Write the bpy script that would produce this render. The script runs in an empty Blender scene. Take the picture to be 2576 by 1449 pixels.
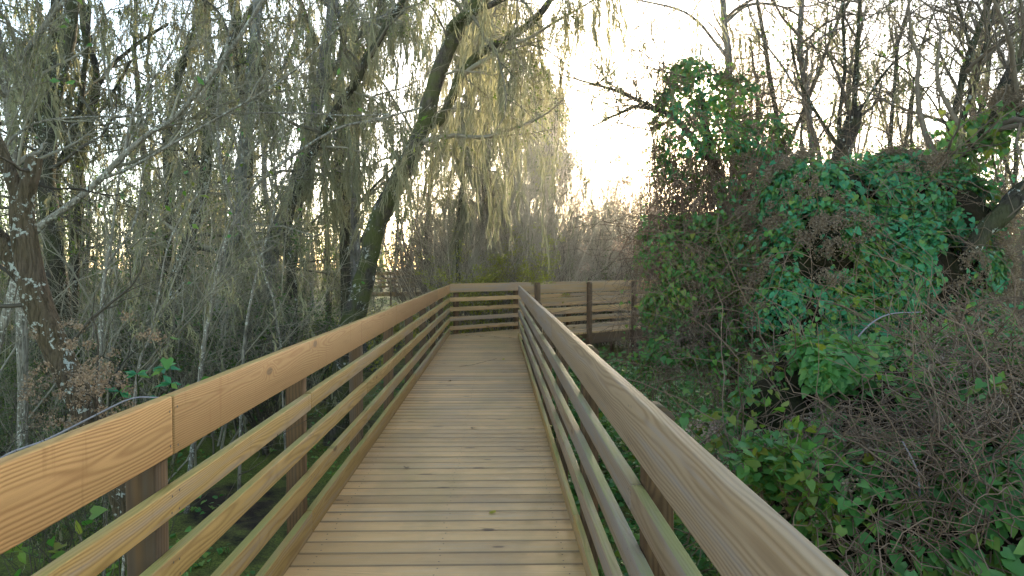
import bpy, math
import numpy as np
from mathutils import Vector, Matrix, Euler
C = bpy.context; D = bpy.data; S = C.scene; COL = S.collection
PI = math.pi; R_ = math.radians

# ------------------------------------------------------------------ camera, sky, sun, exposure
H = 1.452
cam = D.objects.new("camera", D.cameras.new("camera")); COL.objects.link(cam)
cam.data.sensor_width = 36; cam.data.lens = 36 * 1717 / 2576
cam.data.clip_start = 0.05; cam.data.clip_end = 2000
cam.location = (0, 0, H)
fwd = Vector((37 / 1717, 1, -56.5 / 1717)).normalized()
cam.rotation_euler = fwd.to_track_quat('-Z', 'Y').to_euler()
S.camera = cam
SUN_AZ = R_(12.6); SUN_EL = R_(8.8)              # azimuth from +Y towards +X
w = D.worlds.new("World"); S.world = w; w.use_nodes = True
nt = w.node_tree; bg = nt.nodes['Background']
sky = nt.nodes.new('ShaderNodeTexSky'); sky.sky_type = 'NISHITA'; sky.sun_disc = False
sky.sun_elevation = SUN_EL; sky.sun_rotation = SUN_AZ
sky.air_density = .62; sky.dust_density = .5; sky.ozone_density = .8
tint = nt.nodes.new('ShaderNodeMix'); tint.data_type = 'RGBA'; tint.blend_type = 'MULTIPLY'; tint.inputs[0].default_value = 1
tint.inputs[7].default_value = (1.08, .955, .78, 1)      # the photograph's warm white balance
nt.links.new(sky.outputs[0], tint.inputs[6]); nt.links.new(tint.outputs[2], bg.inputs[0]); bg.inputs[1].default_value = 0.15
sl = D.lights.new("sun", 'SUN'); sl.energy = 2.0; sl.angle = R_(3.0); sl.color = (1.0, 0.80, 0.55)
sun = D.objects.new("sun", sl); COL.objects.link(sun)
sd = Vector((math.sin(SUN_AZ) * math.cos(SUN_EL), math.cos(SUN_AZ) * math.cos(SUN_EL), math.sin(SUN_EL)))
sun.rotation_euler = sd.to_track_quat('Z', 'Y').to_euler(); sun.location = (4, 20, 12)
S.view_settings.view_transform = 'Standard'; S.view_settings.look = 'None'
S.view_settings.gamma = 1; S.view_settings.exposure = 2.98
S.render.engine = 'CYCLES'
S.cycles.max_bounces = 6; S.cycles.diffuse_bounces = 3; S.cycles.transmission_bounces = 3; S.cycles.transparent_max_bounces = 6
S.cycles.use_denoising = True
S.cycles.sample_clamp_indirect = 6
try:
    S.cycles.denoiser = 'OPENIMAGEDENOISE'; S.cycles.denoising_prefilter = 'ACCURATE'
except Exception: pass

cr = cam.rotation_euler.to_matrix()
def at(px, py, Y):
    """point at depth Y seen at reading (px,py) of the 2576 px wide photograph"""
    d = cr @ Vector(((px - 1288) / 1717, (724.5 - py) / 1717, -1)); k = Y / d.y
    return np.array((d.x * k, Y, H + d.z * k))
GZ = -0.92
def gx(px, Y): return (px - 1251) / 1717 * Y

# ------------------------------------------------------------------ objects
def props(o, label=None, cat=None, group=None, kind=None):
    if label: o['label'] = label
    if cat: o['category'] = cat
    if group: o['group'] = group
    if kind: o['kind'] = kind
    return o
def thing(name, label, cat, loc=(0, 0, 0), rz=0, group=None):
    o = D.objects.new(name, None); COL.objects.link(o); o.location = loc; o.rotation_euler = (0, 0, rz)
    o.empty_display_size = .1
    return props(o, label, cat, group)
def copy_tree(src, loc, rz, sc=1.0, label=None):
    r = src.copy(); COL.objects.link(r); r.location = loc; r.rotation_euler = (0, 0, rz); r.scale = (sc, sc, sc)
    if label: r['label'] = label
    for ch in src.children:
        c = ch.copy(); COL.objects.link(c); c.parent = r
    return r

class Geo:
    def __init__(s): s.v = []; s.f = []; s.n = 0; s.mi = []; s.cur = 0
    def add(s, v, f):
        v = np.asarray(v, np.float32).reshape(-1, 3); f = np.asarray(f, np.int32)
        if len(v) == 0 or len(f) == 0: return
        s.v.append(v); s.f.append(f + s.n); s.n += len(v); s.mi.append(np.full(len(f), s.cur, np.int32))
    def build(s, name, mat, parent=None, origin=(0, 0, 0), smooth=True, mat2=None):
        me = D.meshes.new(name)
        v = np.concatenate(s.v) - np.asarray(origin, np.float32)
        me.vertices.add(len(v)); me.vertices.foreach_set('co', v.ravel())
        loops = np.concatenate([f.ravel() for f in s.f])
        cnt = np.concatenate([np.full(len(f), f.shape[1], np.int32) for f in s.f])
        st = np.concatenate(([0], np.cumsum(cnt)[:-1])).astype(np.int32)
        me.loops.add(len(loops)); me.loops.foreach_set('vertex_index', loops)
        me.polygons.add(len(cnt)); me.polygons.foreach_set('loop_start', st)
        try: me.polygons.foreach_set('loop_total', cnt)
        except Exception: pass
        me.update(calc_edges=True)
        if smooth: me.shade_smooth()
        me.materials.append(mat)
        if mat2:
            me.materials.append(mat2); me.polygons.foreach_set('material_index', np.concatenate(s.mi))
        o = D.objects.new(name, me); COL.objects.link(o); o.parent = parent
        if parent is None: o.location = origin
        return o

def nrm(a): return a / np.maximum(np.linalg.norm(a, axis=-1, keepdims=True), 1e-9)
def pnoise(p, seed=0, scale=1.0, octs=2):
    """cheap smooth pseudo noise about -1..1"""
    r = np.random.default_rng(seed + 991); out = 0; amp = 1; tot = 0
    for k in range(octs):
        for j in range(4):
            d = r.normal(size=3); d /= np.linalg.norm(d)
            out = out + amp * np.sin((p @ d) * scale * (2 ** k) * (1 + .37 * j) * 3 + r.uniform(0, 6.28))
            tot += amp
        amp *= .55
    return out / tot * 2

def tubes(g, P, R, sides=4, wob=0, seed=0, cap=False, flare=None):
    P = np.asarray(P, float); R = np.asarray(R, float)
    if P.ndim == 2: P = P[None]; R = R[None]
    if len(P) == 0: return
    M, N, _ = P.shape
    T = nrm(np.gradient(P, axis=1)); mt = nrm(P[:, -1] - P[:, 0] + 1e-6)
    ref = np.where(np.abs(mt[:, 2:3]) < .8, np.array([[0, 0, 1.]]), np.array([[1., 0, 0]]))[:, None, :]
    ref = np.broadcast_to(ref, T.shape)
    U = nrm(np.cross(T, ref)); V = np.cross(T, U)
    a = np.arange(sides) / sides * 2 * PI
    rr = R[:, :, None] * np.ones(sides)
    if flare is not None: rr = rr * flare(P[:, :, 2:3], a[None, None, :])
    ca = np.cos(a)[None, None, :, None]; sa = np.sin(a)[None, None, :, None]
    dirs = U[:, :, None] * ca + V[:, :, None] * sa
    if wob:
        q = P[:, :, None] + dirs * R[:, :, None, None]
        rr = rr * (1 + wob * pnoise(q * np.array([1, 1, .45]), seed, 4.5, 3))
    vv = P[:, :, None] + dirs * rr[..., None]
    i = np.arange(M)[:, None, None] * N * sides; j = np.arange(N - 1)[None, :, None] * sides
    k = np.arange(sides)[None, None, :]; k2 = (k + 1) % sides
    f = np.stack([i + j + k, i + j + k2, i + j + sides + k2, i + j + sides + k], -1).reshape(-1, 4)
    g.add(vv, f)
    if cap:
        for m in range(M):
            ring = vv[m, -1]; c = ring.mean(0); idx = np.arange(sides)
            g.add(np.vstack([ring, c]), np.stack([idx, (idx + 1) % sides, np.full(sides, sides)], -1))

def grow(rng, s, d, L, N=6, wander=.25, bend=(0, 0, 0), bstart=0.0):
    M = len(s); P = np.zeros((M, N, 3)); P[:, 0] = s; d = nrm(d); step = (L / (N - 1))[:, None]
    bend = np.asarray(bend, float)
    for i in range(1, N):
        d = nrm(d + rng.normal(size=(M, 3)) * wander + bend * (1 if i / N >= bstart else 0))
        P[:, i] = P[:, i - 1] + d * step
    return P
def spawn(rng, P, R, n, t0=.2, t1=1, ang=(35, 70), up=0.0):
    M, N, _ = P.shape
    seg = np.linalg.norm(P[:, -1] - P[:, 0], axis=1); pi = rng.choice(M, n, p=seg / seg.sum())
    t = rng.uniform(t0, t1, n) * (N - 1); i = np.minimum(t.astype(int), N - 2); fr = (t - i)[:, None]
    s = P[pi, i] * (1 - fr) + P[pi, i + 1] * fr; r = R[pi, i] * (1 - fr[:, 0]) + R[pi, i + 1] * fr[:, 0]
    d = nrm(P[pi, i + 1] - P[pi, i]); q = rng.normal(size=(n, 3)); q = nrm(q - (q * d).sum(1, keepdims=True) * d)
    a = np.radians(rng.uniform(ang[0], ang[1], n))[:, None]
    dd = nrm(d * np.cos(a) + q * np.sin(a) + np.array([0, 0, up]))
    return s, dd, r, t / (N - 1)
def taper(r0, N, e=.85, tip=.12): 
    t = np.linspace(0, 1, N) ** e
    return r0[:, None] * (1 - t * (1 - tip))
def smooth_path(pts, n):
    p = np.asarray(pts, float); p = np.vstack([2 * p[0] - p[1], p, 2 * p[-1] - p[-2]])
    out = []; K = len(p) - 3
    for u in np.linspace(0, K - 1e-6, n):
        i = int(u); t = u - i; a, b, c, d = p[i:i + 4]
        out.append(.5 * (2 * b + (c - a) * t + (2 * a - 5 * b + 4 * c - d) * t * t + (3 * b - a - 3 * c + d) * t ** 3))
    return np.array(out)

def frame_from(nv, tv):
    nv = nrm(nv); tv = nrm(tv - (tv * nv).sum(1, keepdims=True) * nv); return np.cross(tv, nv), tv, nv
HEART_V = np.array([(0, 0, 0), (0, .5, -.05), (0, 1.05, -.16), (-.28, -.17, .10), (-.5, .15, .12), (-.34, .55, .05), (.28, -.17, .10), (.5, .15, .12), (.34, .55, .05)])
HEART_F = np.array([(0, 3, 4, 1), (1, 4, 5, 2), (0, 1, 7, 6), (1, 2, 8, 7)])
OVAL_V = np.array([(0, 0, 0), (-.26, .42, .07), (0, 1, -.06), (.26, .42, .07)])
OVAL_F = np.array([(0, 1, 2), (0, 2, 3)])
def leaves(g, pos, nv, tv, size, V=HEART_V, F=HEART_F):
    if len(pos) == 0: return
    x, y, z = frame_from(nv, tv); M = len(pos)
    v = pos[:, None] + size[:, None, None] * (x[:, None] * V[None, :, 0:1] + y[:, None] * V[None, :, 1:2] + z[:, None] * V[None, :, 2:3])
    g.add(v, (np.arange(M)[:, None, None] * len(V) + F[None]).reshape(-1, F.shape[1]))
def moss(g, rng, pts, L, n_per=8, width=.012, spread=.05, N=6):
    """drooping ragged strands below each point"""
    M = len(pts); n = M * n_per
    if n == 0: return
    K = 9; C0 = grow(rng, pts, np.tile([0, 0, -1.], (M, 1)) + rng.normal(size=(M, 3)) * .35, np.asarray(L) * rng.uniform(.6, 1.15, M), K, .20, (0, 0, -.5))
    m = np.repeat(np.arange(M), n_per); u0 = rng.uniform(0, .78, n) ** 1.15; fr = rng.uniform(.16, .42, n); fr = np.minimum(fr, 1 - u0)
    u = (u0[:, None] + fr[:, None] * np.linspace(0, 1, N)[None]) * (K - 1); i = np.minimum(u.astype(int), K - 2); f = (u - i)[..., None]
    P = C0[m[:, None], i] * (1 - f) + C0[m[:, None], i + 1] * f
    off = nrm(rng.normal(size=(n, 1, 3)) * [1, 1, .4]); t = np.linspace(0, 1, N)[None, :, None]
    P = P + off * spread * rng.uniform(.1, .55, (n, 1, 1)) * (1 - .7 * u0)[:, None, None] + nrm(rng.normal(size=(n, 1, 3))) * t * spread * .8 + rng.normal(size=P.shape) * .006
    w_ = width * rng.uniform(.45, 1.2, (n, N)) * np.array([.5, 1, 1, .9, .7, .25])[None, :N]
    yaw = rng.uniform(0, PI, n)[:, None] + np.linspace(0, 1, N)[None] * rng.uniform(-2, 2, (n, 1))
    side = np.stack([np.cos(yaw), np.sin(yaw), np.zeros_like(yaw)], -1) * w_[..., None]
    v = np.stack([P - side, P + side], 2)
    i = np.arange(n)[:, None] * N * 2; j = np.arange(N - 1)[None] * 2
    g.add(v, np.stack([i + j, i + j + 1, i + j + 3, i + j + 2], -1).reshape(-1, 4))

# ------------------------------------------------------------------ materials
class M_:
    def __init__(s, name):
        s.m = D.materials.new(name); s.m.use_nodes = True; s.t = s.m.node_tree; s.n = s.t.nodes; s.p = s.n['Principled BSDF']
        s.out = s.n['Material Output']
    def N(s, typ, **k):
        n = s.n.new(typ)
        for a, b in k.items(): setattr(n, a, b)
        return n
    def L(s, a, b): s.t.links.new(a, b)
    def val(s, sock, v):
        if hasattr(v, 'bl_idname') or hasattr(v, 'links'): s.L(v, sock)
        else: sock.default_value = v
    def math(s, op, a, b=0.0, c=None, clamp=False):
        n = s.N('ShaderNodeMath', operation=op); n.use_clamp = clamp
        s.val(n.inputs[0], a); s.val(n.inputs[1], b)
        if c is not None: s.val(n.inputs[2], c)
        return n.outputs[0]
    def vec(s, op, a, b):
        n = s.N('ShaderNodeVectorMath', operation=op); s.val(n.inputs[0], a); s.val(n.inputs[1], b); return n.outputs[0]
    def noise(s, v, scale, detail=3, rough=.55, dist=0):
        n = s.N('ShaderNodeTexNoise'); s.L(v, n.inputs['Vector']); n.inputs['Scale'].default_value = scale
        n.inputs['Detail'].default_value = detail; n.inputs['Roughness'].default_value = rough; n.inputs['Distortion'].default_value = dist
        return n.outputs['Fac']
    def ramp(s, fac, stops):
        n = s.N('ShaderNodeValToRGB'); s.val(n.inputs[0], fac); e = n.color_ramp.elements
        while len(e) < len(stops): e.new(.5)
        for el, (p, c) in zip(e, stops):
            el.position = p; el.color = (*c, 1) if not isinstance(c, (int, float)) else (c, c, c, 1)
        return n.outputs[0]
    def mix(s, f, a, b, mode='MIX'):
        n = s.N('ShaderNodeMix', data_type='RGBA', blend_type=mode)
        s.val(n.inputs[0], f)
        for i, v in ((6, a), (7, b)):
            if isinstance(v, tuple): n.inputs[i].default_value = (*v, 1)
            else: s.L(v, n.inputs[i])
        return n.outputs[2]
    def bump(s, h, st=.5, d=.01):
        n = s.N('ShaderNodeBump'); n.inputs['Strength'].default_value = st; n.inputs['Distance'].default_value = d
        s.L(h, n.inputs['Height']); s.L(n.outputs[0], s.p.inputs['Normal']); return n.outputs[0]
    def coord(s): return s.N('ShaderNodeTexCoord').outputs['Object']
    def island(s): return s.N('ShaderNodeNewGeometry').outputs['Random Per Island']
    def scale(s, v, xyz):
        n = s.N('ShaderNodeMapping'); s.L(v, n.inputs[0]); n.inputs['Scale'].default_value = xyz; return n.outputs[0]
    def fin(s, col, rough=.7, spec=.25):
        s.L(col, s.p.inputs['Base Color']); s.p.inputs['Roughness'].default_value = rough
        s.p.inputs['Specular IOR Level'].default_value = spec; return s.m

def wood(name, light, dark, algae=.5, grey=.0, ring=.010, stain=0.0, greycol=(.30, .25, .235), rough=.72, spec=.22, knot=(2.6, .7, 6.5), drip=0.0, pitch=0, tone=(.74, 1.14)):
    """flat-sawn pine: grain along local X, growth rings about a pith outside the board, knots, algae on upward faces"""
    m = M_(name); geo = m.N('ShaderNodeNewGeometry'); oi = m.N('ShaderNodeObjectInfo'); co = m.coord()
    r = m.math('FRACT', m.math('ADD', geo.outputs['Random Per Island'], oi.outputs['Random']))
    r2 = m.math('FRACT', m.math('MULTIPLY', r, 17.31)); r3 = m.math('FRACT', m.math('MULTIPLY', r, 91.7))
    off = m.N('ShaderNodeCombineXYZ'); m.L(m.math('MULTIPLY', r, 61), off.inputs[0]); m.L(m.math('MULTIPLY', r2, 37), off.inputs[1]); m.L(m.math('MULTIPLY', r3, 23), off.inputs[2])
    p = m.vec('ADD', co, off.outputs[0])
    low = m.scale(p, (.9, 5, 5))
    nA = m.noise(low, 1.1, 2, .5); nB = m.noise(m.scale(p, (.55, 2.2, 2.2)), 1.7, 2, .5)
    # knots
    kv = m.N('ShaderNodeTexVoronoi'); kv.feature = 'F1'; kv.inputs['Scale'].default_value = 1.0
    kv.voronoi_dimensions = '2D'; kx = m.N('ShaderNodeSeparateXYZ'); m.L(m.scale(p, knot), kx.inputs[0])
    kc = m.N('ShaderNodeCombineXYZ'); m.L(kx.outputs[0], kc.inputs[0]); m.L(kx.outputs[1 if knot[1] > knot[2] else 2], kc.inputs[1]); m.L(kc.outputs[0], kv.inputs['Vector'])
    ks = m.N('ShaderNodeSeparateColor'); m.L(kv.outputs['Color'], ks.inputs[0])
    kd = m.math('ADD', kv.outputs['Distance'], m.math('MULTIPLY', m.math('GREATER_THAN', ks.outputs[0], .13), 5.0))
    kd = m.math('ADD', kd, m.math('MULTIPLY_ADD', m.noise(m.scale(p, (22, 30, 30)), 1.3, 3, .6), .10, -.05))
    kd = m.math('SUBTRACT', kd, m.math('MULTIPLY_ADD', ks.outputs[1], .06, -.02))
    kk = m.N('ShaderNodeMapRange'); kk.interpolation_type = 'SMOOTHSTEP'; m.L(kd, kk.inputs[0]); kk.inputs[1].default_value = .03; kk.inputs[2].default_value = .30; kk.inputs[3].default_value = 1; kk.inputs[4].default_value = 0
    kcore = m.N('ShaderNodeMapRange'); m.L(kd, kcore.inputs[0]); kcore.inputs[1].default_value = .055; kcore.inputs[2].default_value = .10; kcore.inputs[3].default_value = 1; kcore.inputs[4].default_value = 0
    sp = m.N('ShaderNodeSeparateXYZ'); m.L(co, sp.inputs[0])
    y = m.math('ADD', sp.outputs[1], m.math('MULTIPLY_ADD', r2, .16, -.08)); y = m.math('ADD', y, m.math('MULTIPLY_ADD', nA, .07, -.035))
    z = m.math('ADD', sp.outputs[2], m.math('MULTIPLY_ADD', r3, .12, -.06)); z = m.math('ADD', z, m.math('MULTIPLY_ADD', nB, .11, -.055))
    rad = m.math('SQRT', m.math('ADD', m.math('MULTIPLY', y, y), m.math('MULTIPLY', z, z)))
    rad = m.math('ADD', rad, m.math('MULTIPLY', kk.outputs[0], .022))
    wv = m.math('SINE', m.math('MULTIPLY', rad, 2 * PI / ring))
    wv = m.math('MULTIPLY_ADD', wv, .5, .5)
    fib = m.noise(m.scale(p, (2.5, 90, 90)), 1.6, 2, .6)
    wv = m.math('ADD', m.math('MULTIPLY', wv, .8), m.math('MULTIPLY_ADD', fib, .5, -.15))
    wv = m.math('POWER', m.math('MAXIMUM', wv, 0.001), 1.7, clamp=True)
    lt = m.mix(r, tuple(c * tone[0] for c in light), tuple(min(1, c * tone[1]) for c in light))
    col = m.mix(m.math('MULTIPLY', wv, .72), lt, dark)
    streak = m.noise(m.scale(p, (.7, 16, 16)), 1.3, 4, .65)
    if grey > 0:
        gf = m.ramp(m.math('ADD', streak, m.math('MULTIPLY_ADD', r3, .2, -.1)), [(.56 - grey * .35, 0.0), (.80 - grey * .35, 1.0)])
        col = m.mix(m.math('MULTIPLY', gf, min(1, .55 + grey * .4)), col, greycol)
    dk = m.ramp(streak, [(.30, 1.0), (.44, 0.0)])
    col = m.mix(m.math('MULTIPLY', dk, .30), col, tuple(c * .55 for c in dark))
    if drip:
        dn = m.ramp(m.noise(m.scale(p, (11, 1.2, 1.0)), 1.5, 3, .6), [(.60, 0.0), (.70, 1.0)])
        col = m.mix(m.math('MULTIPLY', dn, drip), col, dark)
    if stain > 0:
        big = m.noise(m.scale(m.N('ShaderNodeTexCoord').outputs['Object'], (1.0, .7, 1)), 1.5, 4, .6)
        s1 = m.ramp(big, [(.40, 1.0), (.56, 0.0)]); col = m.mix(m.math('MULTIPLY', s1, stain), col, (.17, .125, .085))
        ye = m.ramp(m.noise(m.scale(co, (1.2, .5, 1)), 1.1, 3, .6), [(.50, 0.0), (.68, 1.0)])
        col = m.mix(m.math('MULTIPLY', ye, .40), col, (.33, .24, .07))
    col = m.mix(m.math('MULTIPLY', kk.outputs[0], .28), col, dark)
    col = m.mix(m.math('MULTIPLY', kcore.outputs[0], .85), col, (.095, .045, .022))
    # algae film on the faces that hold water
    ns = m.N('ShaderNodeSeparateXYZ'); m.L(geo.outputs['Normal'], ns.inputs[0])
    an = m.noise(m.scale(p, (1.6, 8, 8)), 1.2, 4, .7)
    up = m.ramp(ns.outputs[2], [(.35, 0.12), (.85, 1.0)])
    af = m.math('MULTIPLY', up, m.ramp(an, [(.34, 0.25), (.62, 1.0)]))
    col = m.mix(m.math('MULTIPLY', af, algae, clamp=True), col, (.225, .225, .065))
    if pitch:       # shade of the plank gaps painted as dark bands along the edges
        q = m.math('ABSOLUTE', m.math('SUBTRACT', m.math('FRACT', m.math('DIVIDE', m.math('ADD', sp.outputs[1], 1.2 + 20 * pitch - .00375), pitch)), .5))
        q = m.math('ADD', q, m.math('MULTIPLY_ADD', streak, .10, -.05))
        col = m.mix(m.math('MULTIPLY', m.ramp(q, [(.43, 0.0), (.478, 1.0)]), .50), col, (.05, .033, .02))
    m.bump(m.math('SUBTRACT', m.math('MULTIPLY', fib, .6), m.math('MULTIPLY', wv, .7)), .35, .0025)
    return m.fin(col, rough, spec)

def bark(name, c1, c2, lichen=(.5, .52, .46), lich=.3, sc=1.0, mossy=0.0, mcol=(.07, .085, .018)):
    m = M_(name); co = m.coord()
    v = m.N('ShaderNodeTexVoronoi'); v.feature = 'DISTANCE_TO_EDGE'; v.inputs['Scale'].default_value = 16 * sc
    dn = m.N('ShaderNodeTexNoise'); m.L(co, dn.inputs['Vector']); dn.inputs['Scale'].default_value = 9
    m.L(m.vec('ADD', m.scale(co, (1, 1, .13)), m.vec('MULTIPLY', dn.outputs['Color'], (.09, .09, .09))), v.inputs['Vector'])
    n1 = m.noise(m.scale(co, (1, 1, .35)), 14 * sc, 5, .65); rd = m.noise(m.scale(co, (1, 1, .10)), 30 * sc, 3, .6, .3); rv = m.math('MULTIPLY', m.math('ABSOLUTE', m.math('SUBTRACT', rd, .5)), 5.5, clamp=True)
    h = m.math('ADD', m.math('MULTIPLY', m.math('ADD', m.math('MULTIPLY', m.ramp(v.outputs['Distance'], [(0, 0.0), (.22, 1.0)]), .3), rv), .75), n1)
    col = m.mix(m.ramp(h, [(.35, 0.0), (1.0, 1.0)]), tuple(c * .35 for c in c1), m.mix(n1, c1, c2))
    if mossy:
        mf = m.ramp(m.noise(co, 3.2, 5, .65), [(.40, 0.0), (.56, 1.0)]); col = m.mix(m.math('MULTIPLY', mf, mossy), col, mcol)
    lv = m.N('ShaderNodeTexVoronoi'); lv.inputs['Scale'].default_value = 26 * sc; m.L(co, lv.inputs['Vector'])
    sel = m.math('GREATER_THAN', m.noise(co, 4.5, 3), .64 - lich * .30)
    bl = m.ramp(m.math('ADD', m.noise(co, 24 * sc, 4, .65), m.math('MULTIPLY', lv.outputs['Distance'], -.12)), [(.50, 0.0), (.545, 1.0)])
    col = m.mix(m.math('MULTIPLY', m.math('MULTIPLY', bl, sel), .9), col, lichen)
    m.bump(h, .9, .012); return m.fin(col, .85, .15)

def leafm(name, cols, trans=.35, rough=.45, tcol=None, spec=.35):
    m = M_(name); isl = m.island(); co = m.coord()
    f = m.math('ADD', m.math('MULTIPLY', isl, .72), m.math('MULTIPLY', m.noise(co, .9, 2), .42), clamp=True)
    col = m.ramp(f, [(i / (len(cols) - 1), c) for i, c in enumerate(cols)])
    m.L(col, m.p.inputs['Base Color']); m.p.inputs['Roughness'].default_value = rough; m.p.inputs['Specular IOR Level'].default_value = spec
    tr = m.N('ShaderNodeBsdfTranslucent'); tm = m.mix(1.0, col, tcol or (1.3, 1.5, .6), 'MULTIPLY'); m.L(tm, tr.inputs[0])
    mx = m.N('ShaderNodeMixShader'); mx.inputs[0].default_value = trans
    m.L(m.p.outputs[0], mx.inputs[1]); m.L(tr.outputs[0], mx.inputs[2]); m.L(mx.outputs[0], m.out.inputs[0])
    return m.m

MT = dict(
    warm=wood('pine_warm', (.43, .235, .092), (.22, .095, .03), algae=.65, ring=.0075, drip=.45),
    warm2=wood('pine_aged', (.43, .265, .09), (.22, .118, .034), algae=.85, grey=.18, drip=.3, ring=.0075),
    grey=wood('pine_weathered', (.32, .22, .14), (.18, .11, .065), algae=.75, grey=.50, drip=.2, ring=.009, greycol=(.24, .205, .195)),
    greytop=wood('pine_weathered_top', (.36, .25, .155), (.19, .115, .062), algae=.16, grey=.45, ring=.010, greycol=(.26, .22, .205)),
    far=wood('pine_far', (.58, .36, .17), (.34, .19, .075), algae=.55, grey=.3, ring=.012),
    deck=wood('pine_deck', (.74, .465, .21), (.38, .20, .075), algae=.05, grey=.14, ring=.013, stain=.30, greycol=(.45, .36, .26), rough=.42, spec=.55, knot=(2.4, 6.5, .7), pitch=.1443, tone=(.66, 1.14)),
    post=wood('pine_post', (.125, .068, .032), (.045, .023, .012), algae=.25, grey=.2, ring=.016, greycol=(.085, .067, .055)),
    bark=bark('bark_dark', (.022, .018, .013), (.075, .064, .05), lich=.30, mossy=.35),
    mossbark=bark('bark_mossy', (.030, .025, .020), (.10, .092, .08), lich=.25, mossy=.75, lichen=(.36, .37, .33)),
    rough=bark('bark_rough', (.06, .042, .028), (.15, .112, .08), lichen=(.40, .42, .37), lich=.45, sc=1.7, mossy=.25, mcol=(.085, .07, .02)),
    cypress=bark('bark_cypress', (.11, .10, .093), (.27, .26, .255), lich=.25, sc=.8, mossy=.25),
    pale=bark('bark_pale', (.17, .145, .11), (.40, .365, .30), lichen=(.55, .55, .47), lich=.6, sc=1.6, mossy=.12),
)
def twigm(name, a, b):
    m = M_(name); co = m.coord(); n = m.noise(co, 7, 3); f = m.math('ADD', m.math('MULTIPLY', m.island(), .6), m.math('MULTIPLY', n, .5), clamp=True)
    return m.fin(m.mix(f, a, b), .8, .2)
MT['twig'] = twigm('twig_lichen', (.05, .042, .028), (.34, .31, .225))
MT['twig_brown'] = twigm('twig_brown', (.065, .05, .037), (.20, .155, .11))
MT['twig_dark'] = twigm('twig_dark', (.022, .019, .014), (.10, .085, .062))
MT['brush'] = twigm('twig_brush', (.28, .24, .175), (.60, .53, .40))
MT['tangle'] = twigm('dead_vine', (.045, .029, .019), (.28, .19, .13))
MT['moss'] = leafm('spanish_moss', [(.15, .145, .095), (.25, .25, .165), (.37, .37, .265)], .6, .9, (1.12, 1.1, .85), .05)
MT['moss_grey'] = leafm('spanish_moss_grey', [(.06, .065, .04), (.11, .12, .075), (.21, .22, .145)], .45, .9, (1.1, 1.1, .8), .05)
MT['vine'] = leafm('vine_leaf', [(.018, .085, .038), (.03, .165, .072), (.05, .235, .11), (.075, .22, .055), (.17, .23, .03)], .28, .42)
MT['vine_lite'] = leafm('vine_leaf_light', [(.035, .115, .03), (.06, .18, .045), (.085, .21, .05), (.12, .20, .03), (.24, .22, .03)], .35, .42)
MT['canopy'] = leafm('canopy_leaf', [(.035, .06, .014), (.06, .10, .02), (.11, .15, .028), (.18, .19, .03)], .45, .5)
MT['under'] = leafm('understory_leaf', [(.014, .035, .010), (.028, .065, .013), (.05, .10, .017), (.12, .15, .02)], .35, .5)
MT['yellow'] = leafm('yellow_leaf', [(.28, .27, .04), (.38, .34, .05), (.22, .27, .04)], .45, .5)
MT['seed'] = leafm('seed_head', [(.30, .21, .15), (.46, .35, .27), (.60, .49, .40)], .35, .9, (1.1, 1., .9), .05)
MT['seed_dark'] = leafm('seed_head_brown', [(.14, .10, .065), (.25, .19, .13), (.36, .29, .21)], .35, .9, (1.1, 1., .9), .05)
MT['cover'] = leafm('ground_leaf', [(.03, .11, .03), (.06, .19, .04), (.10, .24, .05), (.20, .25, .035)], .25, .4)
def shade_mat(name, a, b, c):
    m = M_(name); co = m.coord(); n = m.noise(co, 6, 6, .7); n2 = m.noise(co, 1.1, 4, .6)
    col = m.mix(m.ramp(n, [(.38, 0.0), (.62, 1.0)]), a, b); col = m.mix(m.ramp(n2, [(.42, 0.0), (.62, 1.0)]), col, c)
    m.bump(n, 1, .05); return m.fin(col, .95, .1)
MT['core'] = shade_mat('inner_shade', (.010, .007, .004), (.045, .03, .018), (.018, .022, .008))  # near-black mottle, the shade inside the vine masses put into the colour
def groundm():
    m = M_('swamp_ground'); co = m.coord()
    big = m.noise(co, .45, 5, .65); mid = m.noise(co, 4, 6, .7); fine = m.noise(co, 60, 3, .7)
    mud = m.mix(m.ramp(mid, [(.35, 0.0), (.65, 1.0)]), (.014, .010, .007), (.07, .048, .028))
    weed = m.mix(m.ramp(fine, [(.38, 0.0), (.60, 1.0)]), (.055, .068, .014), (.17, .20, .035))
    f = m.math('ADD', m.math('MULTIPLY', big, .8), m.math('MULTIPLY', mid, .35))
    col = m.mix(m.ramp(f, [(.46, 0.0), (.60, 1.0)]), mud, weed)
    m.bump(m.math('ADD', mid, m.math('MULTIPLY', fine, .4)), .8, .04); return m.fin(col, .8, .2)
MT['ground'] = groundm()
def metal():
    m = M_('screw_steel'); m.p.inputs['Metallic'].default_value = .8; return m.fin(m.mix(m.noise(m.coord(), 300), (.05, .04, .035), (.16, .13, .11)), .5, .5)
MT['screw'] = metal()

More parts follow.
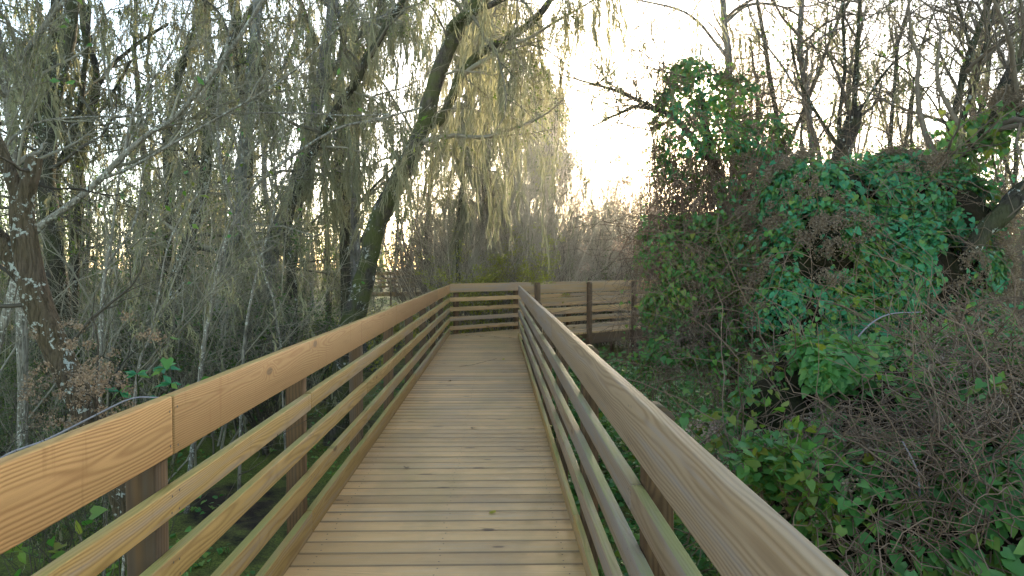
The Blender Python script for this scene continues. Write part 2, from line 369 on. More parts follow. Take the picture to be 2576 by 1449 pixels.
# ------------------------------------------------------------------ boards
def section(w, t, r=.005, k=3):
    """rounded rectangle in local (y,z): thickness t along y, width w along z"""
    pts = []
    for cy, cz, a0 in ((t / 2 - r, w / 2 - r, 0), (-t / 2 + r, w / 2 - r, 90), (-t / 2 + r, -w / 2 + r, 180), (t / 2 - r, -w / 2 + r, 270)):
        for i in range(k + 1):
            a = R_(a0 + 90 * i / k); pts.append((cy + r * math.cos(a), cz + r * math.sin(a)))
    return np.array(pts)
def bar(g, L, w, t, r=.005, seg=.5, warp=.0, rng=None, k=3, x0=0, cut0=None, cut1=None):
    sec = section(w, t, r, k); n = max(2, int(L / seg) + 1); xs = np.linspace(0, L, n)
    e = min(r * .6, .003); xs = np.concatenate([[0, e, 3 * e], xs[1:-1], [L - 3 * e, L - e, L]]); K = len(sec)
    v = np.zeros((len(xs), K, 3)); v[:, :, 0] = xs[:, None] + x0
    sc = np.ones(len(xs)); dy = np.zeros(len(xs)); dz = np.zeros(len(xs))
    if warp and rng is not None:
        a, b, c, d = rng.uniform(0, 6.28, 4)
        dy = warp * (np.sin(xs * 1.3 + a) + .5 * np.sin(xs * 3.1 + b)); dz = warp * (np.sin(xs * 1.1 + c) + .5 * np.sin(xs * 2.7 + d))
    v[:, :, 1] = sec[None, :, 0] + dy[:, None]; v[:, :, 2] = sec[None, :, 1] + dz[:, None]
    for s_, q in ((0, 1), (-1, 1)):
        v[s_, :, 1] = dy[s_] + sec[:, 0] * (1 - e * 2 / t); v[s_, :, 2] = dz[s_] + sec[:, 1] * (1 - e * 2 / w)
    if cut1 is not None: v[-2:, :, 0] += cut1(v[-2:, :, 1], v[-2:, :, 2])
    if cut0 is not None: v[:2, :, 0] += cut0(v[:2, :, 1], v[:2, :, 2])
    j = np.arange(len(xs) - 1)[:, None] * K; k_ = np.arange(K)[None]; k2 = (k_ + 1) % K
    g.add(v, np.stack([j + k_, j + K + k_, j + K + k2, j + k2], -1).reshape(-1, 4))
    idx = np.arange(K)
    for ring, fl in ((v[0], 0), (v[-1], 1)):
        c = ring.mean(0); tri = np.stack([idx, (idx + 1) % K, np.full(K, K)], -1)
        g.add(np.vstack([ring, c]), tri if not fl else tri[:, ::-1])
def put(o, loc, axis):
    """local X of the board along axis (in the parent's frame)"""
    if axis == 'y': o.rotation_euler = (0, 0, PI / 2)
    elif axis == 'z': o.rotation_euler = (0, -PI / 2, 0)
    o.location = loc; return o

rngB = np.random.default_rng(7)
def railing(name, label, loc, rz, side, y0, y1, joints, posts, boards, group, mats, post_out=True, post_z=(GZ - .1, 1.03), rounded=True, start_cut=None, end_cut=None, flip=1):
    """run along local Y; inner faces at x=0, boards extend outwards (side -1 or +1)"""
    t = thing(name, label, 'railing', loc, rz, group)
    for bi, (nm, zc, wd, off, th) in enumerate(boards):
        cuts = [y0] + [j for j in joints[bi % len(joints)] if y0 < j < y1] + [y1]
        for a, b in zip(cuts[:-1], cuts[1:]):
            g = Geo(); c1 = None
            if b == y1 and end_cut: c1 = lambda yy, zz, k=end_cut: yy * k
            c0 = None
            if a == y0 and start_cut: c0 = lambda yy, zz, k=start_cut: yy * k
            bar(g, b - a - .005, wd, th, .0055, .35, .0013, rngB, cut1=c1, cut0=c0)
            g.cur = 1        # screw heads where the board meets a post
            for py in posts:
                for dy in (-.022, .022):
                    for dz in (-.3, .3):
                        if a + .01 < py + dy < b - .01:
                            an = np.arange(6) / 6 * 2 * PI; c = np.array((py + dy - a + rngB.normal() * .004, side * (th / 2 + .0022), dz * wd + rngB.normal() * .004))
                            ring = c + np.stack([np.cos(an) * .0045, 0 * an, np.sin(an) * .0045], -1)
                            g.add(np.vstack([ring, c]), np.stack([np.arange(6), (np.arange(6) + 1) % 6, np.full(6, 6)], -1))
            o = g.build(nm, mats[bi], t, mat2=MT['screw']); put(o, (side * (th / 2 + off), a + .0025, zc), 'y')
            o.location.z += rngB.uniform(-.0015, .0015)
    for py in posts:
        g = Geo(); L = post_z[1] - post_z[0] + rngB.uniform(-.01, .01)
        cap = (lambda yy, zz: -.030 * (zz * 0 + (yy / .0445) ** 2) + .0) if rounded else None
        bar(g, L, .089, .089, .006, .6, .001, rngB, cut1=None)
        if rounded:
            for q, tw in enumerate(((.0, .080), (.012, .060), (.020, .034))):   # worn, rounded crown
                pass
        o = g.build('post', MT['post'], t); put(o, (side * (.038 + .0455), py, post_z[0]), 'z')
        if rounded:
            n = 9; aa = np.linspace(-1, 1, n); prof = np.stack([aa * .0445, .034 * (1 - aa ** 2) + .001], -1)
            vv = []; 
            for s_ in (-1, 1):
                vv += [(p_[0], s_ * .0445, p_[1]) for p_ in prof] + [(p_[0], s_ * .0445, -.002) for p_ in prof]
            vv = np.array(vv); f = []
            for i in range(n - 1):
                f += [(i, i + 1, n + i + 1, n + i), (2 * n + i, 3 * n + i, 3 * n + i + 1, 2 * n + i + 1), (i, 2 * n + i, 2 * n + i + 1, i + 1)]
            g2 = Geo(); g2.add(vv, f); c = g2.build('post_cap', MT['post'], o, smooth=False)
            c.location = (L, 0, 0); c.rotation_euler = (0, PI / 2, 0)
    return t

W_ = 1.417; XL = -1.0; XR = .417; YR = 13.65; YL = 14.33
ANG = -R_(51)
BL = [('top_board', .958, .184, 0, .038), ('rail', .7215, .089, 0, .038), ('rail', .5125, .089, 0, .038), ('rail', .2885, .089, 0, .038), ('kickboard', .064, .124, 0, .038)]
BR = [('top_board', .958, .184, 0, .038), ('rail', .7215, .089, 0, .038), ('rail', .5125, .089, 0, .038), ('rail', .2885, .089, 0, .038), ('kickboard', .0475, .093, -.004, .034)]
BF = [('top_board', .975, .184, 0, .038), ('rail', .735, .089, 0, .038), ('rail', .530, .089, 0, .038), ('rail', .325, .089, 0, .038), ('rail', .128, .089, 0, .038)]
sp = 1.56; P0 = 2.115
ps = [P0 + sp * i for i in range(-2, 8)]
J = lambda o: [P0 + sp * (o + 3 * i) for i in range(-3, 12)]
tw = MT['warm']; tg = MT['grey']
tanh_ = math.tan(R_(25.5))
railing('railing', 'warm orange pine railing along the left side of the boardwalk, running away from the viewer', (XL, 0, 0), 0, -1, -1.0, YL + .0, [J(0), J(1), J(2), J(2), J(1)], ps, BL, 'boardwalk railings',
        [tw, MT['warm2'], MT['warm2'], MT['warm2'], MT['warm2']], post_z=(GZ - .1, .86), rounded=False, end_cut=-tanh_)
railing('railing', 'weathered grey pine railing along the right side of the boardwalk, wide board nearest the viewer', (XR, 0, 0), 0, 1, -1.0, YR, [J(2), J(0), J(1), J(0), J(1)], ps[:-1] , BR, 'boardwalk railings',
        [MT['greytop'], tg, tg, tg, MT['warm2']], post_z=(GZ - .1, .978), end_cut=-tanh_)
dvec = Vector((math.sin(-ANG), math.cos(ANG), 0))
# far railing (outer side of the turn): local origin at the left corner
railing('railing', 'pine railing closing the far end of the boardwalk at the bend, facing the viewer', (XL, YL, 0), ANG, -1, 0, 13, [[4.9, 9.8], [3.4, 8.3], [1.9, 6.8], [3.4, 8.3], [1.9, 6.8]],
        [.22, 1.9, 3.6, 5.2, 6.8, 8.4, 10, 11.6], BF, 'boardwalk railings', [MT['far']] * 5, post_z=(GZ - .1, .88), rounded=False, start_cut=tanh_)
railing('railing', 'pine railing past the bend seen from outside, round topped posts in front of boards', (XR, YR, 0), ANG, 1, 0, 13, [[3.45, 8.1], [1.95, 6.5], [3.45, 8.1], [1.95, 6.5], [3.45]],
        [.45, 1.98, 3.48, 5.0, 6.5, 8.1, 9.6], [(a, b - .005, c_, d_, e_) for a, b, c_, d_, e_ in BF], 'boardwalk railings', [MT['far']] * 5, post_z=(GZ - .1, 1.07), start_cut=tanh_)

def deck(name, label, loc, rz, y0, y1, clip, seed):
    rng = np.random.default_rng(seed); t = thing(name, label, 'boardwalk', loc, rz, 'boardwalk decks')
    g = Geo(); gs = Geo(); y = y0; xl, xr = -W_ - .05, .05
    while y < y1:
        wd = .1382; dz = rng.normal() * .0008; w1 = wd * .5
        a, b = xl + rng.uniform(-.006, .006), xr + rng.uniform(-.006, .006)
        q = clip(y + w1, a, b)
        if q is not None:
            a, b = q
            gg = Geo(); bar(gg, b - a, .038, wd, .007, .25, .0007, rng, k=2)
            v = gg.v
            for arr in v: arr[:, 0] += a; arr[:, 1] += y + w1; arr[:, 2] += -.019 + dz
            # skew the mitred ends
            for arr in v:
                for sgn, lim in ((0, a), (1, b)):
                    pass
            fs = gg.f; off = 0
            for arr, f in zip(v, fs): pass
            allv = np.concatenate(v); base = g.n; g.v.append(allv); g.n += len(allv); g.mi.append(np.zeros(sum(len(f) for f in fs), np.int32))
            for f in fs: g.f.append(f + base)
            for xx in (-W_ + .09, -W_ / 2, -.09):
                for dy in (-.035, .035):
                    cx = xx + rng.normal() * .008
                    if a < cx < b:
                        an = np.arange(6) / 6 * 2 * PI; c = np.array((cx, y + w1 + dy, dz + .0012))
                        ring = c + np.stack([np.cos(an) * .0045, np.sin(an) * .0045, 0 * an], -1)
                        gs.add(np.vstack([ring, c]), np.stack([np.arange(6), (np.arange(6) + 1) % 6, np.full(6, 6)], -1))
        y += .1443
    g.cur = 1
    for vv, ff in zip(gs.v, gs.f): g.v.append(vv); g.f.append(ff + g.n); g.mi.append(np.ones(len(ff), np.int32))
    g.n += gs.n
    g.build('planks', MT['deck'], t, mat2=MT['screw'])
    return t
mit = (YL - YR) / W_
def clip1(y, a, b):
    if y <= YR - .06: return a, b
    lim = -(y - YR) / mit - .0; return (a, min(b, lim - .012)) if lim - a > .05 else None
def clip2(y, a, b):
    if y >= .06: return a, b
    lim = y / mit; return (a, min(b, lim - .012)) if lim - a > .05 and y > -mit * (W_ + .05) else None
t1 = deck('boardwalk_deck', 'straight weathered plank deck of the boardwalk leading away between two railings', (XR, 0, 0), 0, -1.2, YL + .15, clip1, 5)
t2 = deck('boardwalk_deck', 'plank deck past the bend heading off to the right behind the vines', (XR, YR, 0), ANG, -.7671, 13, clip2, 6)
for t, a0, a1, b0, b1 in ((t1, -1.2, YR - .1, -1.2, YL - .25), (t2, .2, 13, -.5, 13)):
    for x, s0, s1 in ((.088, a0, a1), (-W_ - .088 , b0, b1), (-W_ / 2, a0, a1)):
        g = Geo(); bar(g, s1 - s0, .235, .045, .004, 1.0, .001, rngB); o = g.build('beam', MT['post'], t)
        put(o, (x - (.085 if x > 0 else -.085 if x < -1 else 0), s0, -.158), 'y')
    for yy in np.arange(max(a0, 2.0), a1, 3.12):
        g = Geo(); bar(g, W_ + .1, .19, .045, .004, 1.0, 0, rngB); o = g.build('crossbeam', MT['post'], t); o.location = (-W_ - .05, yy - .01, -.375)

# far boardwalk glimpsed between the trunks
tf = railing('railing', 'pale distant railing glimpsed between tree trunks left of the bend', tuple(at(880, 720, 34) * np.array([1, 1, 0])), R_(-80), 1, 0, 9, [[4]], [.3, 2, 3.6, 5.2, 6.8, 8.4],
        [('top_board', 1.05, .184, 0, .038), ('rail', .80, .089, 0, .038), ('rail', .6, .089, 0, .038), ('rail', .4, .089, 0, .038), ('rim_board', .02, .22, 0, .04)], 'boardwalk railings', [MT['warm2']] * 5, rounded=False, post_z=(GZ, 1.0))

# ------------------------------------------------------------------ ground
def groundz(x, y):
    p = np.stack([x, y, 0 * x], -1); d = np.abs(x + .3)
    return GZ + .05 * pnoise(p, 3, .6) + .03 * pnoise(p, 4, 2.4) * (d > 1.3)
g = Geo(); xs = np.concatenate([-np.geomspace(250, 12, 26), np.linspace(-11.5, 12, 150), np.geomspace(13, 250, 26)])
ys = np.concatenate([-np.geomspace(120, 4, 14), np.linspace(-3.5, 24, 170), np.geomspace(25, 400, 30)])
X, Y = np.meshgrid(xs, ys); Z = groundz(X, Y); n1, n2 = X.shape
i = np.arange(n1 - 1)[:, None] * n2 + np.arange(n2 - 1)[None]
g.add(np.stack([X, Y, Z], -1), np.stack([i, i + 1, i + n2 + 1, i + n2], -1).reshape(-1, 4))
props(g.build('ground', MT['ground']), 'swamp floor under the boardwalk', None, None, 'structure')

# ------------------------------------------------------------------ tree builder
def make_tree(name, label, cat, base, stems, barkm, seed, lv, twig='twig', group=None, nstem=34, sides=12, flare=None, wob=.10,
              moss_n=0, moss_L=(.2, .9), moss_w=.010, moss_k=8, moss_mat='moss', leaf_n=0, leaf_s=(.03, .05), leaf_mat='canopy', leaf_k=5, leaf_V=OVAL_V, leaf_F=OVAL_F, moss_zmin=-9, cap=False, moss_lv=(0, 1, 2), loc=None, crown='branches'):
    """stems: list of (points, r0, r1); lv: list of (n, Lmin, Lmax, angle, wander, bend, t0, t1)"""
    rng = np.random.default_rng(seed); base = np.array(base, float)
    t = thing(name, label, cat, tuple(base), 0, group)
    P = np.array([smooth_path(s[0], nstem) for s in stems])
    P = P + np.stack([pnoise(P, seed + k, 1.1, 2) for k in (1, 2, 3)], -1) * .02 * np.linalg.norm(P[:, -1] - P[:, 0], axis=1).mean() / 4
    R = np.array([s[1] + (s[2] - s[1]) * np.linspace(0, 1, nstem) ** .8 for s in stems])
    R = R * (1 + .06 * pnoise(P, seed + 9, 2.0))
    g = Geo(); fl = None
    if flare: fl = lambda z, a: 1 + flare[0] * np.exp(-np.maximum(z - base[2], 0) / flare[1]) * (1 + .35 * np.cos(a * flare[2] + seed))
    tubes(g, P, R, sides, wob, seed, cap, fl); g.build('trunk', MT[barkm], t, base)
    lvP = [(P, R)]; g = Geo()
    for li, (n, l0, l1, ang, wan, bend, t0, t1) in enumerate(lv):
        pP, pR = lvP[-1] if li else lvP[0]
        s, d, r, tt = spawn(rng, pP, pR, n, t0, t1, ang)
        L = rng.uniform(l0, l1, n) * (1 - .35 * tt)
        N = 9 if li == 0 else (7 if li == 1 else 6)
        Q = grow(rng, s, d, L, N, wan, bend)
        r0 = np.minimum(r * .62, L * (.017 if li == 0 else .011)); r0 = np.maximum(r0, .0028)
        RR = taper(r0, N, .85, .22); tubes(g, Q, RR, 6 if li == 0 else 3 if li > 1 else 4); lvP.append((Q, RR))
    if lv: g.build(crown, MT[twig], t, base)
    if moss_n:
        g = Geo(); per = [moss_n // len(moss_lv)] * len(moss_lv)
        for li, n in zip(moss_lv, per):
            if li >= len(lvP): continue
            Q = lvP[li][0]; m = rng.integers(0, len(Q), n); u = rng.uniform(.15, 1, n) * (Q.shape[1] - 1); i = np.minimum(u.astype(int), Q.shape[1] - 2); fr = (u - i)[:, None]
            p = Q[m, i] * (1 - fr) + Q[m, i + 1] * fr
            p = p[(p[:, 2] > moss_zmin) & (pnoise(p, seed + 5, .8) > -.35)]
            L = moss_L[0] + (moss_L[1] - moss_L[0]) * rng.beta(1.2, 2.6, len(p)); L = np.minimum(L, np.maximum(p[:, 2] - GZ - .5, .1))
            moss(g, rng, p, L * 1.15, moss_k + 8, moss_w, .05 + .002 * abs(base[1]))
        g.build('hanging_moss', MT[moss_mat], t, base, smooth=False)
    if leaf_n:
        g = Geo(); Q = lvP[-1][0]; m = rng.integers(0, len(Q), leaf_n // leaf_k); 
        p = Q[m, rng.integers(2, Q.shape[1], len(m))]; keep = pnoise(p, seed + 6, .9) > -.2; p = p[keep]
        p = np.repeat(p, leaf_k, 0) + rng.normal(size=(len(p) * leaf_k, 3)) * .05
        leaves(g, p, rng.normal(size=p.shape) + [0, 0, .8], rng.normal(size=p.shape) + [0, 0, -.3], rng.uniform(*leaf_s, len(p)), leaf_V, leaf_F)
        g.build('foliage', MT[leaf_mat], t, base, smooth=False)
    return t
def px_stem(pts, Y, r0, r1, Y2=None):
    n = len(pts); Y2 = Y if Y2 is None else Y2
    return ([at(x, y, Y + (Y2 - Y) * i / (n - 1)) for i, (x, y) in enumerate(pts)], r0, r1)
def gbase(px, Y): return np.array([gx(px, Y), Y, GZ - .05])
def groundpt(px, Y): # pixel row of the ground below px at depth Y
    return 668 + (H - GZ) / Y * 1717

# ---- big leaning mossy tree left of the bend
st1 = px_stem([(838, 1150), (868, 900), (897, 760), (918, 680), (950, 560), (1005, 440), (1060, 330), (1090, 230), (1122, 120), (1175, 40), (1250, -40), (1340, -150), (1400, -300)], 9.0, .158, .066, 8.0)
st2 = px_stem([(1060, 335), (1110, 300), (1140, 240), (1160, 185), (1210, 128), (1290, 88), (1350, 45), (1390, -15), (1440, -110)], 8.6, .072, .030, 8.0)
st3 = px_stem([(1120, 130), (1135, 60), (1190, 30), (1280, -10), (1400, -80)], 8.4, .055, .025, 7.6)
st4 = px_stem([(985, 500), (960, 530), (1000, 560), (1040, 620), (1075, 690), (1100, 760)], 8.9, .02, .02, 9.2)
make_tree('leaning_tree', 'thick dark mossy tree leaning right over the bend, forking near the top of the photo', 'tree', st1[0][0], [st1, st2, st3], 'mossbark', 21,
          [(26, .8, 2.6, (30, 75), .22, (0, 0, -.02), .35, 1), (150, .4, 1.4, (25, 70), .25, (0, 0, -.05), .2, 1), (520, .15, .6, (25, 70), .28, (0, 0, -.05), .1, 1)],
          twig='twig', moss_n=420, moss_L=(.2, 1.7), moss_w=.007, moss_k=9, moss_lv=(1, 2), leaf_n=2400, sides=16, moss_zmin=2.0, wob=.16)

# ---- rough barked stub tree in the left foreground
s1 = px_stem([(520, 1929), (400, 1560), (300, 1210), (215, 1030), (150, 900), (100, 770), (74, 660), (60, 560), (58, 500)], 3.3, .070, .052)
s2 = px_stem([(57, 520), (40, 470), (18, 415), (-15, 340), (-60, 240), (-90, 60)], 3.3, .036, .026)
s3 = px_stem([(60, 540), (66, 490), (78, 440), (86, 396)], 3.3, .046, .036)
s4 = px_stem([(78, 700), (35, 650), (0, 600), (-60, 560), (-150, 540)], 3.3, .05, .035)
make_tree('stub_tree', 'rough brown trunk with lichen spots and a sawn-off fork at the left edge', 'tree', s1[0][0], [s1, s2, s3, s4], 'rough', 22,
          [(9, .4, 1.1, (40, 80), .2, (0, 0, .05), .3, .9), (30, .2, .6, (30, 70), .22, (0, 0, .03), .2, 1)], twig='twig_dark', sides=20, cap=True, wob=.09, nstem=30)

# ---- left hero trunks
def hero(name, label, seed, pts, Y, r0, r1, barkm, extra=(), **k):
    stems = [px_stem(pts, Y, r0, r1)] + [px_stem(*e) for e in extra]
    k.setdefault('moss_n', 520); k.setdefault('moss_w', .009)
    lv = k.pop('lv', [(24, .8, 2.8, (40, 90), .22, (0, 0, 0), .30, 1), (150, .4, 1.3, (25, 70), .25, (0, 0, -.03), .2, 1), (450, .15, .6, (25, 70), .28, (0, 0, -.05), .1, 1)])
    return make_tree(name, label, 'tree', stems[0][0][0], stems, barkm, seed, lv, **k)
def gp(px, Y): return (px, groundpt(px, Y))
hero('cypress', 'pale grey cypress trunk with a slightly flared foot, nearer the left of the two', 31, [gp(550, 11), (552, 880), (556, 760), (575, 640), (600, 560), (606, 465), (620, 350), (635, 200), (645, 0), (655, -260)], 11, .13, .07, 'cypress', flare=(.7, .5, 5), leaf_n=1200, moss_L=(.15, 1.0), moss_zmin=1)
hero('cypress', 'broad pale cypress trunk with a wide buttressed foot, leaning right as it rises', 32, [gp(655, 12), (660, 860), (668, 740), (690, 610), (738, 480), (775, 360), (800, 250), (828, 80), (850, -100), (870, -260)], 12, .155, .09, 'cypress', flare=(1.5, .75, 6), leaf_n=1200, moss_L=(.15, 1.0), moss_zmin=1.2,
     extra=[([(800, 250), (815, 200), (870, 130), (930, 60), (980, 30), (1060, -30)], 12, .05, .03)])
hero('mossy_tree', 'dark straight trunk freckled with pale lichen between the stub tree and the cypresses', 33, [gp(392, 13), (400, 820), (410, 700), (425, 500), (420, 380), (432, 280), (455, 190), (490, 80), (520, -20), (560, -200)], 13, .10, .06, 'bark', moss_L=(.15, 1.0), leaf_n=1200)
hero('mossy_tree', 'dark old tree with a short broken stub, draped in grey moss at upper left', 34, [gp(160, 12), (155, 800), (140, 600), (125, 440), (112, 330), (118, 230), (135, 130), (145, 0), (150, -250)], 12, .14, .09, 'bark', moss_mat='moss_grey', moss_L=(.2, 1.2), leaf_n=2200, moss_n=450,
     extra=[([(112, 330), (95, 326), (78, 318)], 12, .07, .055), ([(135, 430), (175, 360), (200, 280), (215, 150), (225, 0)], 12, .06, .035)], cap=True)
hero('mossy_tree', 'black crooked trunk dividing into side limbs against the bright gap at upper left', 35, [gp(185, 14), (183, 700), (192, 540), (200, 400), (222, 310), (240, 240), (237, 160), (215, 90), (200, -50)], 14, .11, .06, 'bark', moss_mat='moss_grey', leaf_n=2000, moss_n=360, moss_L=(.2, 1.1),
     extra=[([(238, 230), (270, 180), (330, 120), (420, 60)], 14, .05, .03), ([(225, 300), (262, 270), (300, 200), (330, 150)], 14, .04, .025)])
hero('slender_tree', 'whitish lichen covered slender tree rising along the left edge', 36, [gp(60, 6), (48, 800), (42, 600), (35, 430), (28, 300), (15, 200), (-10, 90), (-40, -60)], 6, .045, .03, 'pale', extra=[([(33, 400), (40, 250), (62, 140), (100, 75), (145, 20), (200, -40)], 6, .03, .018)],
     moss_n=60, lv=[(16, .6, 2.2, (35, 80), .18, (0, 0, .03), .3, 1), (110, .3, 1.0, (25, 65), .2, (0, 0, 0), .2, 1), (260, .1, .4, (25, 65), .22, (0, 0, 0), .2, 1)])
hero('mossy_tree', 'dark trunk hung with long moss behind the leaning tree', 37, [gp(875, 14), (868, 700), (872, 540), (850, 420), (880, 250), (930, 120), (960, 0), (990, -180)], 14, .12, .07, 'bark', moss_n=900, moss_L=(.2, 1.5), leaf_n=1500)
hero('mossy_tree', 'dark leaning trunk between the broad cypress and the leaning tree', 38, [gp(740, 10), (735, 800), (728, 600), (745, 480), (790, 380), (850, 280), (905, 190), (960, 80), (1010, 20), (1080, -100)], 10.5, .075, .05, 'bark', moss_n=360, moss_L=(.3, 1.8), leaf_n=1200)
hero('mossy_tree', 'moss curtained tree with its trunk standing between the two bright sky gaps', 39, [gp(1220, 20), (1218, 620), (1222, 480), (1218, 330), (1222, 200), (1225, 60), (1228, -60)], 20, .17, .08, 'bark', nstem=30, moss_n=2600, moss_w=.012, moss_L=(.3, 1.7), moss_k=9, leaf_n=9000, leaf_s=(.05, .09),
     lv=[(64, 1.2, 3.1, (65, 95), .15, (0, 0, .01), .22, 1), (360, .4, 1.3, (25, 70), .25, (0, 0, -.03), .15, 1), (900, .15, .6, (25, 70), .28, (0, 0, -.05), .1, 1)], moss_zmin=1.6)

hero('mossy_tree', 'thin tree hung with pale moss streamers just right of the leaning trunk', 40, [gp(1150, 17), (1152, 600), (1160, 450), (1176, 300), (1192, 150), (1200, 0), (1210, -150)], 17, .06, .035, 'bark', moss_n=1500, moss_w=.009, moss_L=(.3, 2.0), leaf_n=2200,
     lv=[(40, .6, 1.9, (50, 95), .2, (0, 0, 0), .30, 1), (240, .3, 1.0, (25, 70), .25, (0, 0, -.03), .2, 1), (500, .15, .5, (25, 70), .28, (0, 0, -.05), .1, 1)], moss_zmin=1.6)
# ---- slender lichen saplings crossing the left half
SL = [(6, .5, 1.6, (20, 50), .10, (0, 0, .04), .2, 1), (60, .25, .9, (20, 55), .13, (0, 0, .02), .2, 1), (170, .1, .4, (25, 60), .15, (0, 0, 0), .2, 1)]
sap = [
 ('long pale leaning sapling crossing the upper left from low left to high right', 4.6, .030, [(-10, 900), (40, 700), (85, 585), (170, 515), (250, 450), (310, 390), (380, 330), (450, 285), (560, 150), (640, 30), (700, -60)], [([(250, 450), (330, 420), (450, 350), (600, 270), (720, 190), (860, 60)], 4.6, .012, .006), ([(310, 390), (330, 300), (370, 220), (440, 120), (480, 0)], 4.6, .012, .006)]),
 ('thin dark upright sapling in front of the lichen freckled trunk', 5.2, .014, [gp(262, 5.2), (256, 900), (262, 720), (285, 560), (300, 430), (290, 350), (262, 200), (245, 60), (235, -60)], [([(300, 430), (335, 330), (380, 270), (470, 200)], 5.2, .009, .004)]),
 ('pale sapling curving right in front of the cypresses', 6.5, .026, [gp(470, 6.5), (500, 940), (530, 780), (555, 640), (590, 555), (645, 470), (740, 390), (860, 320), (960, 300), (1060, 270)], [([(588, 556), (562, 440), (547, 300), (552, 200), (585, 40), (600, -60)], 6.5, .017, .009)]),
 ('pale crooked sapling crossing another below the leaning tree', 6.8, .018, [gp(600, 6.8), (610, 900), (635, 725), (668, 610), (692, 525), (684, 470), (660, 380), (650, 250)], [([(592, 560), (625, 620), (650, 665), (690, 690)], 6.6, .010, .005)]),
 ('arched pale sapling springing beside the thin upright one', 5.6, .015, [gp(240, 5.6), (250, 860), (258, 700), (282, 645), (312, 605), (342, 540), (358, 430), (420, 330)], []),
 ('thin whitish sapling rising steeply just above the near joint of the rail', 4.4, .012, [gp(300, 4.4), (340, 985), (375, 850), (400, 740), (430, 600), (500, 480)], [([(375, 850), (410, 780), (470, 700)], 4.4, .006, .004)]),
 ('slim grey sapling leaning left in front of the broad cypress', 8.0, .016, [gp(720, 8), (700, 820), (665, 700), (620, 560), (560, 420), (520, 300), (500, 150), (490, -40)], []),
 ('grey sapling with a long level branch in the upper left', 5.0, .012, [gp(-40, 5), (-20, 700), (0, 420), (60, 320), (180, 290), (330, 285), (560, 288), (800, 285), (980, 290)], []),
]
for i, (lab, Y, r, pts, ex) in enumerate(sap):
    make_tree('sapling', lab, 'sapling', at(*pts[0], Y), [px_stem(pts, Y, r, r * .4)] + [px_stem(*e) for e in ex], 'pale', 60 + i, SL if i != 0 else [(16, .5, 1.9, (20, 50), .08, (0, 0, .05), .3, 1), (120, .25, .9, (20, 55), .13, (0, 0, .02), .2, 1), (260, .1, .4, (25, 60), .15, (0, 0, 0), .2, 1)],
              twig='twig', sides=8, wob=.05, group='bare saplings on the left', moss_n=26, moss_L=(.08, .4), moss_k=6, moss_w=.005, moss_lv=(1, 2), leaf_n=18, leaf_s=(.045, .075), leaf_mat='vine_lite', leaf_k=1)

# ---- templates for the forest behind
def template(seed, h, lean, r, n1, moss_n, leaf_n, mk='moss', bk='bark', l1=(1, 3), mL=(.12, 1.0)):
    rng = np.random.default_rng(seed); z = np.linspace(0, h, 7); th = rng.uniform(0, 6.28)
    pts = [np.array([math.cos(th) * lean * (q / h) ** 1.4, math.sin(th) * lean * (q / h) ** 1.4, q]) + np.append(rng.normal(size=2) * .12, 0) for q in z]
    stems = [(pts, r, r * .35)]; k = rng.integers(3, 5); d = np.append(rng.normal(size=2), 2.4); d /= np.linalg.norm(d)
    stems.append(([pts[k] + d * s + np.append(rng.normal(size=2) * .1, 0) for s in np.linspace(0, h * .5, 6)], r * .5, r * .2))
    return stems, [(n1, l1[0], l1[1], (40, 90), .2, (0, 0, 0), .2, 1), (n1 * 7, .4, 1.4, (25, 70), .25, (0, 0, -.03), .15, 1), (n1 * 24, .15, .8, (25, 70), .28, (0, 0, -.05), .1, 1)], moss_n, leaf_n, mk, bk, mL
FG = 'moss hung trees deeper in the swamp forest'
tmpl = []
FL = ['moss hung swamp tree standing back in the dense forest on the left'] * 5
specs = [(101, 13, 1.6, .17, 36, 1000, 4200), (102, 11, 2.6, .13, 32, 1000, 3600), (103, 14, .7, .15, 36, 950, 4800, 'moss_grey'), (104, 12, 1.2, .20, 32, 950, 4200, 'moss_grey', 'cypress'), (105, 9, 1.5, .09, 30, 800, 3400)]
# spots: (px, depth); each stands on the ground
rngF = np.random.default_rng(77)
spots = []
for Y0, Y1, n in ((9.5, 13, 5), (15, 20, 8), (20, 28, 11), (28, 42, 15)):
    for i in range(n):
        px = -260 + (1190 + 260) * (i + rngF.uniform(.1, .9)) / n; Y = rngF.uniform(Y0, Y1)
        if Y < 14 and (500 < px < 720 or px > 800): continue
        if 910 < px < 1060: continue
        spots.append((px, Y))
protos = []
for j, sp_ in enumerate(specs):
    stems, lv, mn, ln, mk, bk, mL = template(*sp_)
    protos.append(make_tree('swamp_tree', FL[0], 'tree', (0, 0, 0), stems, bk, sp_[0], lv, twig='twig_dark', group=FG, moss_n=mn, moss_L=mL, moss_w=.011, moss_k=8, moss_mat=mk, leaf_n=ln, leaf_s=(.05, .09), leaf_mat='under' if j in (2, 3) else 'canopy', sides=8, nstem=18, wob=.12, flare=(.6, .5, 5)))
placed = []
order = sorted(range(len(spots)), key=lambda i: spots[i][1])
for q, i in enumerate(order):
    px, Y = spots[i]; b = (gx(px, Y), Y, GZ - .08); rz = rngF.uniform(0, 6.28); sc = rngF.uniform(.85, 1.15) * (1 if Y < 20 else .8 if Y < 28 else .62); k = q % 5
    if q < 5: o = protos[k]; o.location = b; o.rotation_euler = (0, 0, rz)
    else: o = copy_tree(protos[k], b, rz, sc)
    placed.append((o, px, Y))
ORD = 'first second third fourth fifth sixth seventh eighth ninth tenth eleventh twelfth thirteenth fourteenth fifteenth sixteenth seventeenth eighteenth nineteenth twentieth'.split() + ['last but two', 'last but one', 'last']
